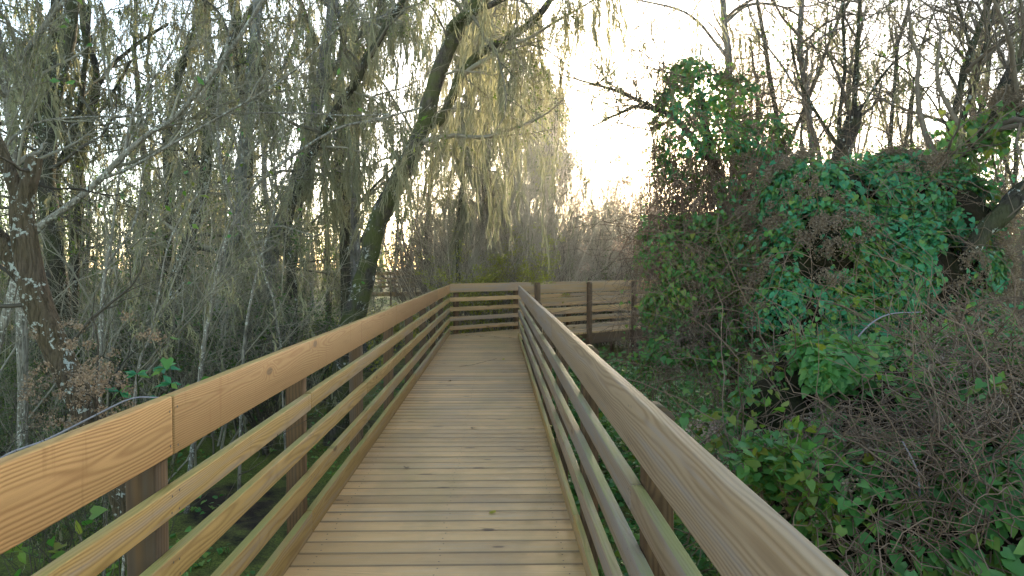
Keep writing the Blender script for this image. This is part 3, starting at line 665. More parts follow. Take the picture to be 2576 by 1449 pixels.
def label_rows(placed, edges, rows, text):
    for (a, b), nm in zip(edges, rows):
        row = sorted([p for p in placed if a <= p[2] < b], key=lambda p: p[1])
        for i, p in enumerate(row): p[0]['label'] = text % (ORD[i], nm)
label_rows(placed, ((0, 14), (14, 20), (20, 28), (28, 60)), ('nearest', 'second', 'third', 'farthest'), 'mossy swamp tree in the left forest, %s from left in the %s row')
for k, (x, y) in enumerate([(-5, -3), (-4, -9), (-10, -6), (5, -8), (4, -14), (9, -3), (-8, -14), (11, -11), (0, -20), (-13, 0), (14, 3)]):
    copy_tree(protos[k % 5], (x, y, GZ - .08), k * 1.7, 1.0, 'moss hung swamp tree standing behind or beside the viewer, outside the picture')

# ---- shrubs
def make_shrub(name, label, cat, base, seed, h, spread, n0, n1, n2, twig, leaf_n=0, leaf_mat='under', leaf_s=(.03, .06), group=None, upb=.06, r0=.014, leaf_k=6, V=OVAL_V, F=OVAL_F, moss_n=0, wan=.12, sc3=.5):
    rng = np.random.default_rng(seed); t = thing(name, label, cat, tuple(base), 0, group); base = np.asarray(base, float)
    a = rng.uniform(0, 6.28, n0); rr = rng.uniform(0, .22 * spread, n0)
    s = np.stack([np.cos(a) * rr, np.sin(a) * rr, 0 * a], -1)
    d = np.stack([np.cos(a) * rng.uniform(0, spread / h, n0), np.sin(a) * rng.uniform(0, spread / h, n0), np.ones(n0)], -1)
    g = Geo(); L = h * rng.uniform(.6, 1.1, n0); P = grow(rng, s, d, L, 10, wan, (0, 0, upb)); R = taper(r0 * rng.uniform(.6, 1.2, n0), 10, .8, .2)
    tubes(g, P, R, 5); lv = [(P, R)]
    s, d, r, tt = spawn(rng, P, R, n1, .15, 1, (20, 60), .1); L = h * .45 * rng.uniform(.4, 1, n1) * (1 - .4 * tt); P1 = grow(rng, s, d, L, 7, wan * 1.2, (0, 0, upb)); R1 = taper(np.maximum(r * .6, .003), 7, .8, .3); tubes(g, P1, R1, 3)
    s, d, r, tt = spawn(rng, P1, R1, n2, .1, 1, (20, 65), .05); L = sc3 * rng.uniform(.3, 1, n2); P2 = grow(rng, s, d, L, 5, wan * 1.4, (0, 0, upb)); R2 = taper(np.maximum(r * .6, .0024), 5, .8, .4); tubes(g, P2, R2, 3)
    g.build('stems', MT[twig], t)
    if leaf_n:
        g = Geo(); m = rng.integers(0, n2, leaf_n // leaf_k); p = P2[m, rng.integers(1, 5, len(m))]; p = p[pnoise(p, seed, 1.6) > -.25]
        p = np.repeat(p, leaf_k, 0) + rng.normal(size=(len(p) * leaf_k, 3)) * .04
        leaves(g, p, rng.normal(size=p.shape) * .7 + [0, 0, 1], rng.normal(size=p.shape), rng.uniform(*leaf_s, len(p)), V, F)
        g.build('foliage', MT[leaf_mat], t, smooth=False)
    if moss_n:
        g = Geo(); m = rng.integers(0, n1, moss_n); moss(g, rng, P1[m, rng.integers(2, 7, moss_n)], rng.uniform(.15, .8, moss_n), 7, .010); g.build('hanging_moss', MT['moss'], t, smooth=False)
    return t
# understory on the left: three kinds, copied about
uG = 'low understory shrubs in the left forest'
up = [make_shrub('understory_shrub', 'low tangled green shrub under the trees on the left', 'shrub', (0, 0, 0), 201, 2.2, 1.6, 14, 120, 700, 'twig_dark', 5200, group=uG, moss_n=30),
      make_shrub('understory_shrub', 'low tangled green shrub under the trees on the left', 'shrub', (0, 0, 0), 202, 3.2, 1.6, 12, 130, 800, 'twig', 2600, group=uG, moss_n=60),
      make_shrub('understory_shrub', 'low tangled green shrub under the trees on the left', 'shrub', (0, 0, 0), 203, 1.5, 1.8, 16, 120, 600, 'twig_brown', 6000, leaf_mat='canopy', group=uG)]
us = []
for Y0, Y1, n in ((4.2, 5.5, 6), (6, 8, 11), (8, 11, 14), (11, 15, 16), (15, 22, 20), (22, 34, 20)):
    for i in range(n):
        px = -250 + 1400 * (i + rngF.uniform(.1, .9)) / n; Y = rngF.uniform(Y0, Y1)
        if gx(px, Y) > -2.1 - .06 * Y: continue
        if Y < 8 and px > 420: continue
        if Y > 12 and 900 < px < 1075: continue
        us.append((px, Y))
placed = []
for q, (px, Y) in enumerate(sorted(us, key=lambda a: a[1])):
    b = (gx(px, Y), Y, GZ - .03); rz = rngF.uniform(0, 6.28); sc = rngF.uniform(.7, 1.1) * (.62 if Y < 8 else 1 if Y < 15 else 1.25 if Y < 22 else 1.75); k = q % 3
    if q < 3: o = up[k]; o.location = b; o.rotation_euler = (0, 0, rz); o.scale = (sc,) * 3
    else: o = copy_tree(up[k], b, rz, sc)
    placed.append((o, px, Y))
label_rows(placed, ((0, 6), (6, 8), (8, 11), (11, 15), (15, 22), (22, 60)), ('nearest', 'second nearest', 'third nearest', 'fourth nearest', 'second farthest', 'farthest'), 'tangled shrub under the left trees, %s from left in the %s row')
# pale bare brush in the left foreground
pG = 'pale bare twiggy shrubs in front of the left trunks'
pb = [make_shrub('bare_shrub', 'x', 'shrub', (0, 0, 0), 241, 4.4, 4.2, 9, 90, 560, 'twig', 30, leaf_mat='vine_lite', leaf_s=(.04, .06), group=pG, r0=.018, sc3=.8, leaf_k=1, V=HEART_V, F=HEART_F, moss_n=20, wan=.19, upb=.02),
      make_shrub('bare_shrub', 'x', 'shrub', (0, 0, 0), 242, 3.6, 4.4, 10, 100, 560, 'twig', 80, leaf_mat='under', group=pG, r0=.013, sc3=.7, moss_n=30, wan=.21, upb=.02)]
placed = []
for q, (px, Y) in enumerate([(-60, 6.2), (170, 7.0), (420, 8.2), (600, 9.5), (250, 10.0), (720, 11.5), (480, 12.5), (830, 17)]):
    b = (gx(px, Y), Y, GZ - .03); rz = q * 2.1; sc = .85 + .05 * (q % 5)
    if q < 2: o = pb[q]; o.location = b; o.rotation_euler = (0, 0, rz)
    else: o = copy_tree(pb[q % 2], b, rz, sc)
    placed.append((o, px, Y))
label_rows(placed, ((0, 60),), ('',), 'pale bare twiggy shrub before the left trunks, %s of them from the left%s')
# bare brush behind the bend
bG = 'bare grey brown brush behind the bend'
bl = 'tall bare twiggy bush in the grey brown thicket behind the far railing'
br = [make_shrub('bare_bush', bl, 'bush', (0, 0, 0), 211, 4.6, 2.2, 22, 240, 1900, 'brush', group=bG, r0=.022, moss_n=30, sc3=.8),
      make_shrub('bare_bush', bl, 'bush', (0, 0, 0), 212, 5.0, 1.8, 18, 220, 1800, 'brush', group=bG, r0=.020, moss_n=60, sc3=.8, leaf_n=300, leaf_mat='canopy'),
      make_shrub('bare_bush', bl, 'bush', (0, 0, 0), 213, 4.0, 2.6, 24, 260, 1900, 'twig_brown', group=bG, r0=.018, sc3=.7)]
bs = []
for Y0, Y1, n, x0, x1 in ((17, 19, 6, 1120, 1420), (19.5, 22, 9, 1080, 1760), (22, 25, 10, 1080, 1850), (25, 30, 12, 1060, 1950), (31, 38, 10, 1050, 1900)):
    for i in range(n):
        bs.append((x0 + (x1 - x0) * (i + rngF.uniform(.1, .9)) / n, rngF.uniform(Y0, Y1)))
placed = []
for q, (px, Y) in enumerate(sorted(bs, key=lambda a: a[1])):
    b = (gx(px, Y), Y, GZ - .03); rz = rngF.uniform(0, 6.28); sc = rngF.uniform(.95, 1.28) * (1 + max(0, Y - 22) * .013); k = q % 3
    if q < 3: o = br[k]; o.location = b; o.rotation_euler = (0, 0, rz); o.scale = (sc,) * 3
    else: o = copy_tree(br[k], b, rz, sc)
    placed.append((o, px, Y))
label_rows(placed, ((0, 19.2), (19.2, 22), (22, 25), (25, 30.5), (30.5, 60)), ('nearest', 'second nearest', 'middle', 'second farthest', 'farthest'), 'tall bare bush behind the far railing, %s from left in the %s row')
# brush and trees behind the mounds on the right
rl = 'bare twiggy bush in the thicket at the far right behind the vine mound'
rG = 'bare bushes behind the vine mound'
rp = make_shrub('bare_bush', rl, 'bush', (0, 0, 0), 221, 3.9, 2.4, 22, 240, 1700, 'twig_brown', group=rG, r0=.018, moss_n=20, sc3=.6, leaf_n=500, leaf_mat='canopy')
first = True; placed = []
for Y0, Y1, n, x0, x1 in ((8.5, 10.5, 5, 2150, 2800), (11, 15, 8, 1950, 2800), (16, 22, 10, 1900, 2800), (24, 34, 12, 1850, 2800)):
    for i in range(n):
        px = x0 + (x1 - x0) * (i + rngF.uniform(.1, .9)) / n; Y = rngF.uniform(Y0, Y1); b = (gx(px, Y), Y, GZ - .03); sc = rngF.uniform(.75, 1.0) * (1 if Y < 20 else 1.15)
        if Y < 10.5: sc *= .75
        if first: rp.location = b; rp.scale = (sc,) * 3; first = False; o = rp
        else: o = copy_tree(rp, b, rngF.uniform(0, 6.28), sc)
        placed.append((o, px, Y))
label_rows(placed, ((0, 10.6), (10.6, 15.5), (15.5, 23), (23, 60)), ('nearest', 'second nearest', 'third nearest', 'farthest'), 'bare bush behind the vine mound, %s from left in the %s row')
# green shrubs right behind the far rail
make_shrub('green_bush', 'bright yellow green leafy bush just behind the far rail at the bend', 'bush', gbase(1283, 16.5), 231, 2.95, 1.5, 16, 140, 700, 'twig_brown', 15000, leaf_mat='yellow', leaf_s=(.04, .07))
make_shrub('green_bush', 'smaller yellow green bush behind the left end of the far rail', 'bush', gbase(1185, 16.1), 232, 2.75, 1.0, 12, 100, 450, 'twig_brown', 7000, leaf_mat='yellow', leaf_s=(.04, .07))
make_shrub('green_bush', 'bright green leafy bush in the light beyond the left railing', 'bush', gbase(985, 19), 233, 1.15, 1.6, 16, 120, 600, 'twig_brown', 6500, leaf_mat='yellow', leaf_s=(.05, .08))
make_shrub('green_bush', 'low green bush growing behind the right part of the far railing', 'bush', gbase(1500, 20), 234, 2.3, 2.4, 16, 120, 600, 'twig_brown', 5500, leaf_mat='canopy', leaf_s=(.05, .08))
hero('yellow_tree', 'small tree with yellow green leaves behind the brush, right of the moss curtains', 41, [gp(1350, 24), (1352, 560), (1345, 460), (1350, 380), (1345, 320)], 24, .06, .03, 'bark', nstem=16, moss_n=0, leaf_n=7000, leaf_s=(.07, .12), leaf_mat='yellow',
     lv=[(30, .6, 1.5, (30, 70), .2, (0, 0, .05), .35, 1), (140, .3, .8, (25, 60), .2, (0, 0, .03), .2, 1), (400, .15, .4, (25, 60), .2, (0, 0, 0), .2, 1)])
hero('cypress', 'tall moss draped tree in the hazy light left of the sun', 42, [gp(1385, 27), (1388, 560), (1382, 400), (1375, 280), (1380, 190)], 27, .14, .05, 'bark', nstem=20, moss_n=1500, moss_w=.016, moss_L=(.3, 2.0), leaf_n=9000, leaf_s=(.08, .12), moss_mat='moss_grey',
     lv=[(44, .6, 1.7, (60, 95), .15, (0, 0, 0), .35, 1), (260, .3, 1.0, (25, 70), .25, (0, 0, -.03), .15, 1), (600, .15, .5, (25, 70), .28, (0, 0, -.05), .1, 1)])

# ---- distant wood all round the horizon
def far_wood():
    rng = np.random.default_rng(300); g = Geo(); gl = Geo()
    n = 620; px = rng.uniform(-900, 3500, n); Y = rng.uniform(46, 85, n)
    h = rng.uniform(5, 9, n) + np.where((px < 1180) | (px > 2250), rng.uniform(0, 4, n), 0)
    s = np.stack([(px - 1251) / 1717 * Y, Y, np.full(n, GZ)], -1)
    P = grow(rng, s, np.tile([0, 0, 1.], (n, 1)) + rng.normal(size=(n, 3)) * .06, h, 7, .08, (0, 0, .1)); R = taper(rng.uniform(.09, .2, n), 7, .8, .25)
    tubes(g, P, R, 5)
    s2, d, r, tt = spawn(rng, P, R, 6500, .12, 1, (40, 85)); Q = grow(rng, s2, d, rng.uniform(.6, 2.4, 6500) * (1.1 - .5 * tt), 5, .25); tubes(g, Q, taper(np.maximum(r * .4, .02), 5), 3)
    o1 = g
    m = rng.integers(0, 6500, 16000); p = Q[m, rng.integers(1, 5, 16000)]; p = np.repeat(p, 4, 0) + rng.normal(size=(64000, 3)) * .35
    leaves(gl, p, rng.normal(size=p.shape), rng.normal(size=p.shape) + [0, 0, -1.2], rng.uniform(.15, .42, len(p)), OVAL_V, OVAL_F)
    e = thing('far_woods', 'distant line of swamp woods closing the horizon', 'woods'); e['kind'] = 'stuff'
    props(g.build('trunks', MT['twig_dark'], e), kind='stuff'); props(gl.build('foliage', MT['canopy'], e, smooth=False), kind='stuff')
far_wood()

# ------------------------------------------------------------------ vine growth on the right
def blob(px, py, Y, rx, ry, dy): 
    return (at(px, py, Y), np.array([rx / 1717 * Y, dy, ry / 1717 * Y]))
def inside(p, c, r, k): return (((p - c) / (r * k)) ** 2).sum(1) < 1
def surf(rng, blobs, n, seed, lo=-.5, amp=.13, shrink=.86, front=True):
    out_p = []; out_n = []; A = np.array([r[0] * r[2] + r[1] * r[0] + r[1] * r[2] for _, r in blobs]); m = rng.choice(len(blobs), n, p=A / A.sum())
    d = nrm(rng.normal(size=(n, 3))); d[:, 2] = np.where(d[:, 2] < lo, -d[:, 2], d[:, 2])
    c = np.array([b[0] for b in blobs])[m]; r = np.array([b[1] for b in blobs])[m]
    p = c + d * r; k = 1 + amp * pnoise(p, seed, 1.5, 3); p = c + d * r * k[:, None]; nn = nrm(d / r)
    ok = np.ones(n, bool)
    for i, (c_, r_) in enumerate(blobs): ok &= ~(inside(p, c_, r_, shrink) & (m != i))
    ok &= p[:, 2] > GZ
    return p[ok], nn[ok]
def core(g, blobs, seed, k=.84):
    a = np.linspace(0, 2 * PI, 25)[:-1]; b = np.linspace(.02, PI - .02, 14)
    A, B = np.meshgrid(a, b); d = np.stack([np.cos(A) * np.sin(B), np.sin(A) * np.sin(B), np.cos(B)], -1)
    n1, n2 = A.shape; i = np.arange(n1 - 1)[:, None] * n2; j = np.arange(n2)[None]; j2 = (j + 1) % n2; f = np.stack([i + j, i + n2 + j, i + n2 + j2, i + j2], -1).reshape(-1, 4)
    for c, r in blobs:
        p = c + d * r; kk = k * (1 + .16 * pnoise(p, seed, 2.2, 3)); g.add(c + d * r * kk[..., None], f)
def sprig_leaves(g, rng, P, size, mat_down=.6, keep=.9):
    q = P[:, 1:].reshape(-1, 3); q = q[rng.random(len(q)) < keep]; q = q + rng.normal(size=q.shape) * .018
    leaves(g, q, rng.normal(size=q.shape) * .45 + [0, -.5, .7], rng.normal(size=q.shape) * .6 + [0, -.1, -mat_down], rng.uniform(*size, len(q)))
def seeds(g, rng, pts, k=26, rad=.06, s=(.007, .014)):
    p = np.repeat(pts, k, 0); hd = p + nrm(rng.normal(size=p.shape)) * (rad * rng.random((len(p), 1)) ** .5)
    q = np.repeat(hd, 4, 0) + rng.normal(size=(len(hd) * 4, 3)) * .004
    leaves(g, q, rng.normal(size=q.shape), rng.normal(size=q.shape), rng.uniform(*s, len(q)) * 1.5, OVAL_V * np.array([1.6, 1, 1]), OVAL_F)
def vine_mass(name, label, cat, base, blobs, seed, nleaf, mat='vine', size=(.055, .10), nshoot=200, stemL=(.3, 1.3), stemW=.28, seedn=0, seedm='seed_dark', stems=500, lite=.0, group=None, corek=.76, thr=-.30, twig='tangle'):
    rng = np.random.default_rng(seed); base = np.asarray(base, float); t = thing(name, label, cat, tuple(base), 0, group)
    if corek: g = Geo(); core(g, blobs, seed, corek); g.build('shade_hull', MT['core'], t, base)  # opaque dark hull added so the inside looks shaded
    g = Geo(); g2 = Geo()
    p, n = surf(rng, blobs, int(nleaf * 2.0), seed)
    pn = pnoise(p, seed + 2, 1.5, 3); ok = pn > thr; p, n, pn = p[ok], n[ok], pn[ok]
    p = p - n * rng.exponential(.05, len(p))[:, None] + rng.normal(size=p.shape) * .02
    nv = n * .8 + [0, -.1, .45] + rng.normal(size=p.shape) * .38; tv = n * .35 + [0, 0, -.9] + rng.normal(size=p.shape) * .45
    sz = rng.uniform(*size, len(p)) * (1 + .25 * pnoise(p, seed + 8, 1.1)); li = (rng.random(len(p)) < lite * (1 + pnoise(p, seed + 3, 1.2) * 1.6))
    leaves(g, p[~li], nv[~li], tv[~li], sz[~li]); leaves(g2, p[li], nv[li], tv[li], sz[li])
    gs = Geo()
    q, m = surf(rng, blobs, nshoot, seed + 1); L = rng.uniform(.15, .55, len(q))
    Pq = grow(rng, q - m * .05, m + [0, 0, .4] + rng.normal(size=q.shape) * .5, L, 8, .18, (0, 0, -.22)); tubes(gs, Pq, taper(np.full(len(q), .0028), 8), 3)
    sprig_leaves(g2 if lite > .3 else g, rng, Pq, (size[0] * .7, size[1] * .8))
    q, m = surf(rng, blobs, stems, seed + 4); Pq = grow(rng, q - m * .03, rng.normal(size=q.shape) + m * .4, rng.uniform(*stemL, len(q)), 9, stemW, (0, 0, -.10)); tubes(gs, Pq, taper(rng.uniform(.0022, .005, len(q)), 9, 1, .5), 3)
    gs.build('stems', MT[twig], t, base); g.build('foliage', MT[mat], t, base, smooth=False)
    if g2.n and lite > 0: g2.build('young_foliage', MT['vine_lite'], t, base, smooth=False)
    if seedn:
        g = Geo(); q, m = surf(rng, blobs, seedn * 6, seed + 6); pz = pnoise(q, seed + 7, 1.2, 2); q = (q + m * .02)[pz > .28][:seedn * 2]; seeds(g, rng, q); g.build('seed_heads', MT[seedm], t, base, smooth=False)
    return t
# tree smothered by vines
vb = [blob(1745, 215, 8.6, 75, 62, .45), blob(1810, 270, 8.6, 95, 80, .5), blob(1700, 290, 8.5, 62, 70, .4), blob(1760, 370, 8.4, 110, 80, .55), blob(1880, 380, 8.6, 95, 90, .5), blob(1950, 440, 8.5, 62, 70, .4), blob(1850, 480, 8.5, 120, 80, .5), blob(1700, 440, 8.6, 60, 60, .4)]
vt = vine_mass('vine_covered_tree', 'tall tree smothered by climbing vines with brown stems hanging down, beside the sun', 'tree', gbase(1820, 8.7), vb, 401, 3300, lite=.75, seedn=130, stems=1300, corek=0, thr=.0, size=(.045, .075), nshoot=170)
vbase = np.array(vt.location)
g = Geo(); tubes(g, *[np.array(a)[None] for a in (smooth_path([at(1840, groundpt(0, 8.7), 8.7), at(1850, 800, 8.7), at(1835, 600, 8.7), at(1800, 450, 8.7), at(1775, 330, 8.7), at(1760, 230, 8.7)], 24), np.linspace(.10, .05, 24))], 10, .12)
tubes(g, smooth_path([at(1830, 560, 8.7), at(1880, 480, 8.7), at(1940, 400, 8.7), at(1990, 330, 8.7)], 16)[None], np.linspace(.06, .03, 16)[None], 8, .1)
tubes(g, smooth_path([at(1780, 400, 8.7), at(1700, 300, 8.6), at(1610, 268, 8.5), at(1560, 285, 8.4), at(1490, 318, 8.3)], 16)[None], np.linspace(.05, .008, 16)[None], 8, .1)
tubes(g, smooth_path([at(1700, 300, 8.6), at(1600, 250, 8.5), at(1540, 225, 8.4), at(1470, 205, 8.3), at(1400, 185, 8.2)], 16)[None], np.linspace(.035, .006, 16)[None], 8, .1)
g.build('trunk', MT['bark'], vt, vbase)
rngV = np.random.default_rng(402)
g = Geo(); gl = Geo()
n = 380; px = rngV.uniform(1630, 1990, n); py = 300 + 200 * rngV.random(n); s = np.array([at(a, b, 8.0 + 1.2 * c) for a, b, c in zip(px, py, rngV.random(n))])
P = grow(rngV, s, np.tile([0, 0, -1.], (n, 1)) + rngV.normal(size=(n, 3)) * .25, rngV.uniform(.5, 3.2, n), 12, .13, (0, 0, -.16)); P[:, :, 2] = np.maximum(P[:, :, 2], GZ + .02)
tubes(g, P, taper(rngV.uniform(.003, .008, n), 12, 1, .6), 3)
s2, d, r, tt = spawn(rngV, P, np.full(P.shape[:2], .004), 2200, .1, 1, (30, 80)); Q = grow(rngV, s2, d, rngV.uniform(.1, .45, 2200), 6, .3, (0, 0, -.1)); tubes(g, Q, np.full(Q.shape[:2], .0028), 3)
g.build('hanging_vines', MT['tangle'], vt, vbase)
n = 8500; px = np.maximum(rngV.normal(1765, 105, n), 1610 + rngV.random(n) * 60); py = rngV.uniform(540, 900, n); ok = (pnoise(np.stack([px / 100, py / 100, 0 * px], -1), 12, .8, 2) > -.1); px, py = px[ok], py[ok]
p = np.array([at(a, b, 7.7 + 1.0 * c) for a, b, c in zip(px, py, rngV.random(len(px)))])
leaves(gl, p, rngV.normal(size=p.shape) * .6 + [0, -.5, .5], rngV.normal(size=p.shape) * .5 + [0, 0, -1], rngV.uniform(.035, .07, len(p))); gl.build('lower_foliage', MT['vine_lite'], vt, vbase, smooth=False)
g = Geo(); q = np.array([at(a, b, 8.1 + .8 * c) for a, b, c in zip(rngV.normal(1760, 110, 260), rngV.uniform(380, 700, 260), rngV.random(260))]); seeds(g, rngV, q, 24, .08); g.build('lower_seed_heads', MT['seed'], vt, vbase, smooth=False)
# fine twigs of the overhanging limb
g = Geo(); sB = np.array([at(a, b, 8.4) for a, b in ((1610, 268), (1560, 283), (1600, 250), (1540, 225), (1500, 212), (1650, 270), (1670, 180), (1640, 330))]); sB = np.repeat(sB, 7, 0)
P = grow(rngV, sB, rngV.normal(size=sB.shape) + [-.5, 0, .35], rngV.uniform(.4, 1.6, len(sB)), 9, .16, (0, 0, .03)); R = taper(np.full(len(sB), .010), 9); tubes(g, P, R, 4)
s2, d, r, tt = spawn(rngV, P, R, 420, .1, 1, (25, 65)); Q = grow(rngV, s2, d, rngV.uniform(.15, .7, 420), 6, .2, (0, 0, -.02)); tubes(g, Q, taper(np.full(420, .0042), 6), 3); g.build('branches', MT['twig_brown'], vt, vbase)
g = Geo(); moss(g, rngV, Q[rngV.integers(0, 420, 90), 3], rngV.uniform(.15, .6, 90), 7, .007); g.build('hanging_moss', MT['moss'], vt, vbase, smooth=False)

m0 = [blob(1690, 640, 8.2, 90, 90, .4), blob(1780, 720, 7.9, 110, 100, .45), blob(1700, 790, 8.0, 85, 80, .4), blob(1860, 640, 7.9, 80, 110, .4), blob(1830, 830, 7.4, 130, 90, .45), blob(1730, 900, 7.2, 120, 70, .45)]
vine_mass('vine_thicket', 'loose thicket of thin brown stems and small green leaves before the far railing', 'vine', gbase(1780, 8.0), m0, 405, 5200, mat='cover', lite=.45, seedn=120, stems=1500, corek=0, thr=-.10, size=(.035, .07), nshoot=300)
# the great green mound
m1 = [blob(1985, 700, 6.5, 70, 130, .4), blob(2050, 500, 6.9, 130, 105, .55), blob(2240, 510, 7.0, 170, 130, .6), blob(2390, 560, 6.9, 105, 130, .55), blob(2070, 640, 6.6, 150, 120, .6), blob(2250, 690, 6.6, 190, 150, .7), blob(2420, 700, 6.7, 85, 110, .5), blob(2010, 770, 6.4, 115, 120, .6), blob(2180, 860, 6.4, 230, 160, .8), blob(2370, 850, 6.4, 160, 120, .7)]
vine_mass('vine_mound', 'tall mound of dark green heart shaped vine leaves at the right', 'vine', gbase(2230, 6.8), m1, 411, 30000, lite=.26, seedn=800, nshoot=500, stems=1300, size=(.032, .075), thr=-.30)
# nearer lower mound, lighter leaves and pale seed heads
m2 = [blob(2060, 950, 4.5, 150, 85, .5), blob(2210, 1000, 4.4, 210, 120, .55), blob(1950, 1040, 4.5, 100, 110, .45), blob(2370, 930, 4.7, 170, 85, .5), blob(2110, 1110, 4.3, 160, 100, .5), blob(1840, 1150, 4.3, 110, 95, .4), blob(1930, 1240, 3.7, 130, 80, .35)]
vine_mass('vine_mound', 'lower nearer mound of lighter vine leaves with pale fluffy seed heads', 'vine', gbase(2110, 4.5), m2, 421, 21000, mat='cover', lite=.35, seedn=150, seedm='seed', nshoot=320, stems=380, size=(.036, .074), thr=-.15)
# brown tangle in the bottom right corner
m3 = [blob(2570, 1130, 3.6, 250, 200, .7), blob(2250, 1330, 3.3, 330, 220, .6), blob(2600, 1400, 3.0, 420, 330, .6), blob(2560, 960, 4.2, 190, 110, .6), blob(2010, 1330, 3.4, 130, 130, .4)]
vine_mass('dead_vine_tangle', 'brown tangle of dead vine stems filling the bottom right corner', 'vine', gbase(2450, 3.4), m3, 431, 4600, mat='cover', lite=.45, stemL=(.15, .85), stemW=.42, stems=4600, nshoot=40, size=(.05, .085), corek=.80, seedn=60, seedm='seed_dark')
make_shrub('leafy_plant', 'lime green leafy plant just outside the right railing', 'plant', at(1990, 1290, 3.15), 441, .42, .5, 12, 40, 90, 'tangle', 520, leaf_mat='vine_lite', leaf_s=(.036, .062), V=HEART_V, F=HEART_F, leaf_k=3, r0=.004, sc3=.15)
# long bare canes
def cane(label, pts, Y, r, Y2=None):
    g = Geo(); P = smooth_path(px_stem(pts, Y, 0, 0, Y2)[0], 26); tubes(g, P[None], np.linspace(r, r * .5, 26)[None], 6, .05); b = P[0]
    o = g.build('bare_cane', MT['cane'], None, tuple(b)); return props(o, label, 'cane', 'bare canes in the vines')
mc = M_('cane'); MT['cane'] = mc.fin(mc.mix(mc.noise(mc.coord(), 30), (.16, .14, .15), (.34, .31, .33)), .6, .3)
cane('blue grey bare cane standing out of the brown tangle, bent at its top', [(2325, 1500), (2320, 1380), (2315, 1260), (2305, 1180), (2270, 1110)], 2.9, .007)
cane('thin cane arching over the lower mound towards the upper right', [(2120, 920), (2150, 860), (2190, 815), (2240, 790), (2320, 785)], 4.6, .007)
cane('long grey cane crossing the right edge diagonally', [(2290, 1300), (2420, 1220), (2500, 1140), (2600, 1050)], 3.1, .007)
cane('second diagonal cane just below the long grey one', [(2180, 1310), (2330, 1230), (2480, 1180), (2620, 1080)], 3.0, .006)
cane('dark arched cane crossing in front of the stub tree', [(-60, 1250), (0, 1155), (120, 1105), (240, 1045), (330, 1003), (400, 1000)], 2.75, .006)
# ground cover right of the boardwalk and under the left rail
def cover(name, label, n, fx, seed, mat, size, zr, thr=-.1):
    rng = np.random.default_rng(seed); p = fx(rng, n); p = p[pnoise(p * np.array([1, 1, 0]), seed, 1.1, 3) > thr]; p[:, 2] = groundz(p[:, 0], p[:, 1]) + rng.beta(1.2, 2, len(p)) * zr * (.6 + .5 * pnoise(p, seed + 1, .9))
    g = Geo(); leaves(g, p, rng.normal(size=p.shape) * .5 + [0, -.2, 1], rng.normal(size=p.shape) + [0, -.3, 0], rng.uniform(*size, len(p)))
    k = len(p) // 6; P = grow(rng, p[:k] * [1, 1, 0] + np.array([0, 0, GZ - .02]), np.tile([0, 0, 1.], (k, 1)) + rng.normal(size=(k, 3)) * .4, p[:k, 2] - GZ + .05, 4, .1); 
    e = thing(name, label, 'plants'); e['kind'] = 'stuff'; props(g.build('leaves', MT[mat], e, smooth=False), kind='stuff')
    g = Geo(); tubes(g, P, np.full(P.shape[:2], .002), 3); props(g.build('stalks', MT['under'], e), kind='stuff')
cover('ground_cover', 'leafy green ground cover beside and below the right railing', 52000, lambda r, n: np.stack([.75 + 7.5 * r.random(n) ** 1.5, r.uniform(.8, 15, n), 0 * r.random(n)], -1), 451, 'cover', (.035, .075), .85, -.4)
cover('low_plants', 'scattered low green plants on the swamp floor left of the boardwalk', 9000, lambda r, n: np.stack([-1.3 - 5 * r.random(n), r.uniform(1, 14, n), 0 * r.random(n)], -1), 452, 'cover', (.03, .06), .22, .30)
cover('lily_plants', 'bright green low plants in the sunlit clearing beyond the left railing', 9000, lambda r, n: np.stack([-2.4 - 4 * r.random(n), r.uniform(15, 30, n), 0 * r.random(n)], -1), 453, 'yellow', (.05, .10), .5, -.2)

# seed head bush and compound leaved sprig at the foot of the stub tree
b0 = at(235, 1010, 3.0); rngS = np.random.default_rng(460)
bu = make_shrub('seed_head_bush', 'brown fuzzy seed head bush at the foot of the stub tree', 'bush', (gx(215, 2.95), 2.95, GZ), 461, 1.75, .9, 14, 70, 260, 'twig_dark', 300, leaf_mat='vine_lite', leaf_s=(.04, .07), V=HEART_V, F=HEART_F, leaf_k=2, r0=.006, sc3=.25)
g = Geo(); q = np.array([at(a, b, 2.75 + .5 * c) for a, b, c in zip(rngS.normal(205, 70, 60), rngS.normal(965, 75, 60), rngS.random(60))]); seeds(g, rngS, q, 14, .035, (.005, .009)); g.build('seed_heads', MT['seed_dark'], bu, np.array(bu.location), smooth=False)
sg = thing('leafy_sprig', 'green sprig of long oval leaves poking up behind the near rail joint', 'plant', tuple(at(372, 1130, 3.6)))
g = Geo(); gl = Geo()
for (x0, y0_, x1, y1_) in ((372, 1130, 345, 940), (372, 1130, 415, 925), (372, 1130, 300, 985), (372, 1130, 400, 1000), (372, 1130, 430, 965)):
    P = smooth_path([at(x0, y0_, 3.6), at((x0 + x1) / 2 - 6, (y0_ + y1_) / 2, 3.6), at(x1, y1_, 3.5)], 8); tubes(g, P[None], np.full((1, 8), .003), 4)
    tip = P[-1]; k = 6; a = np.linspace(-2.4, 2.4, k) + rngS.normal(size=k) * .2
    tv = np.stack([np.sin(a), -.2 + 0 * a, np.cos(a) * .6], -1); leaves(gl, np.repeat(tip[None], k, 0), rngS.normal(size=(k, 3)) * .3 + [0, -.6, .8], tv, rngS.uniform(.05, .085, k), OVAL_V * np.array([.85, 1, 1]), OVAL_F)
g.build('stems', MT['under'], sg, np.array(sg.location)); gl.build('leaves', MT['vine'], sg, np.array(sg.location), smooth=False)

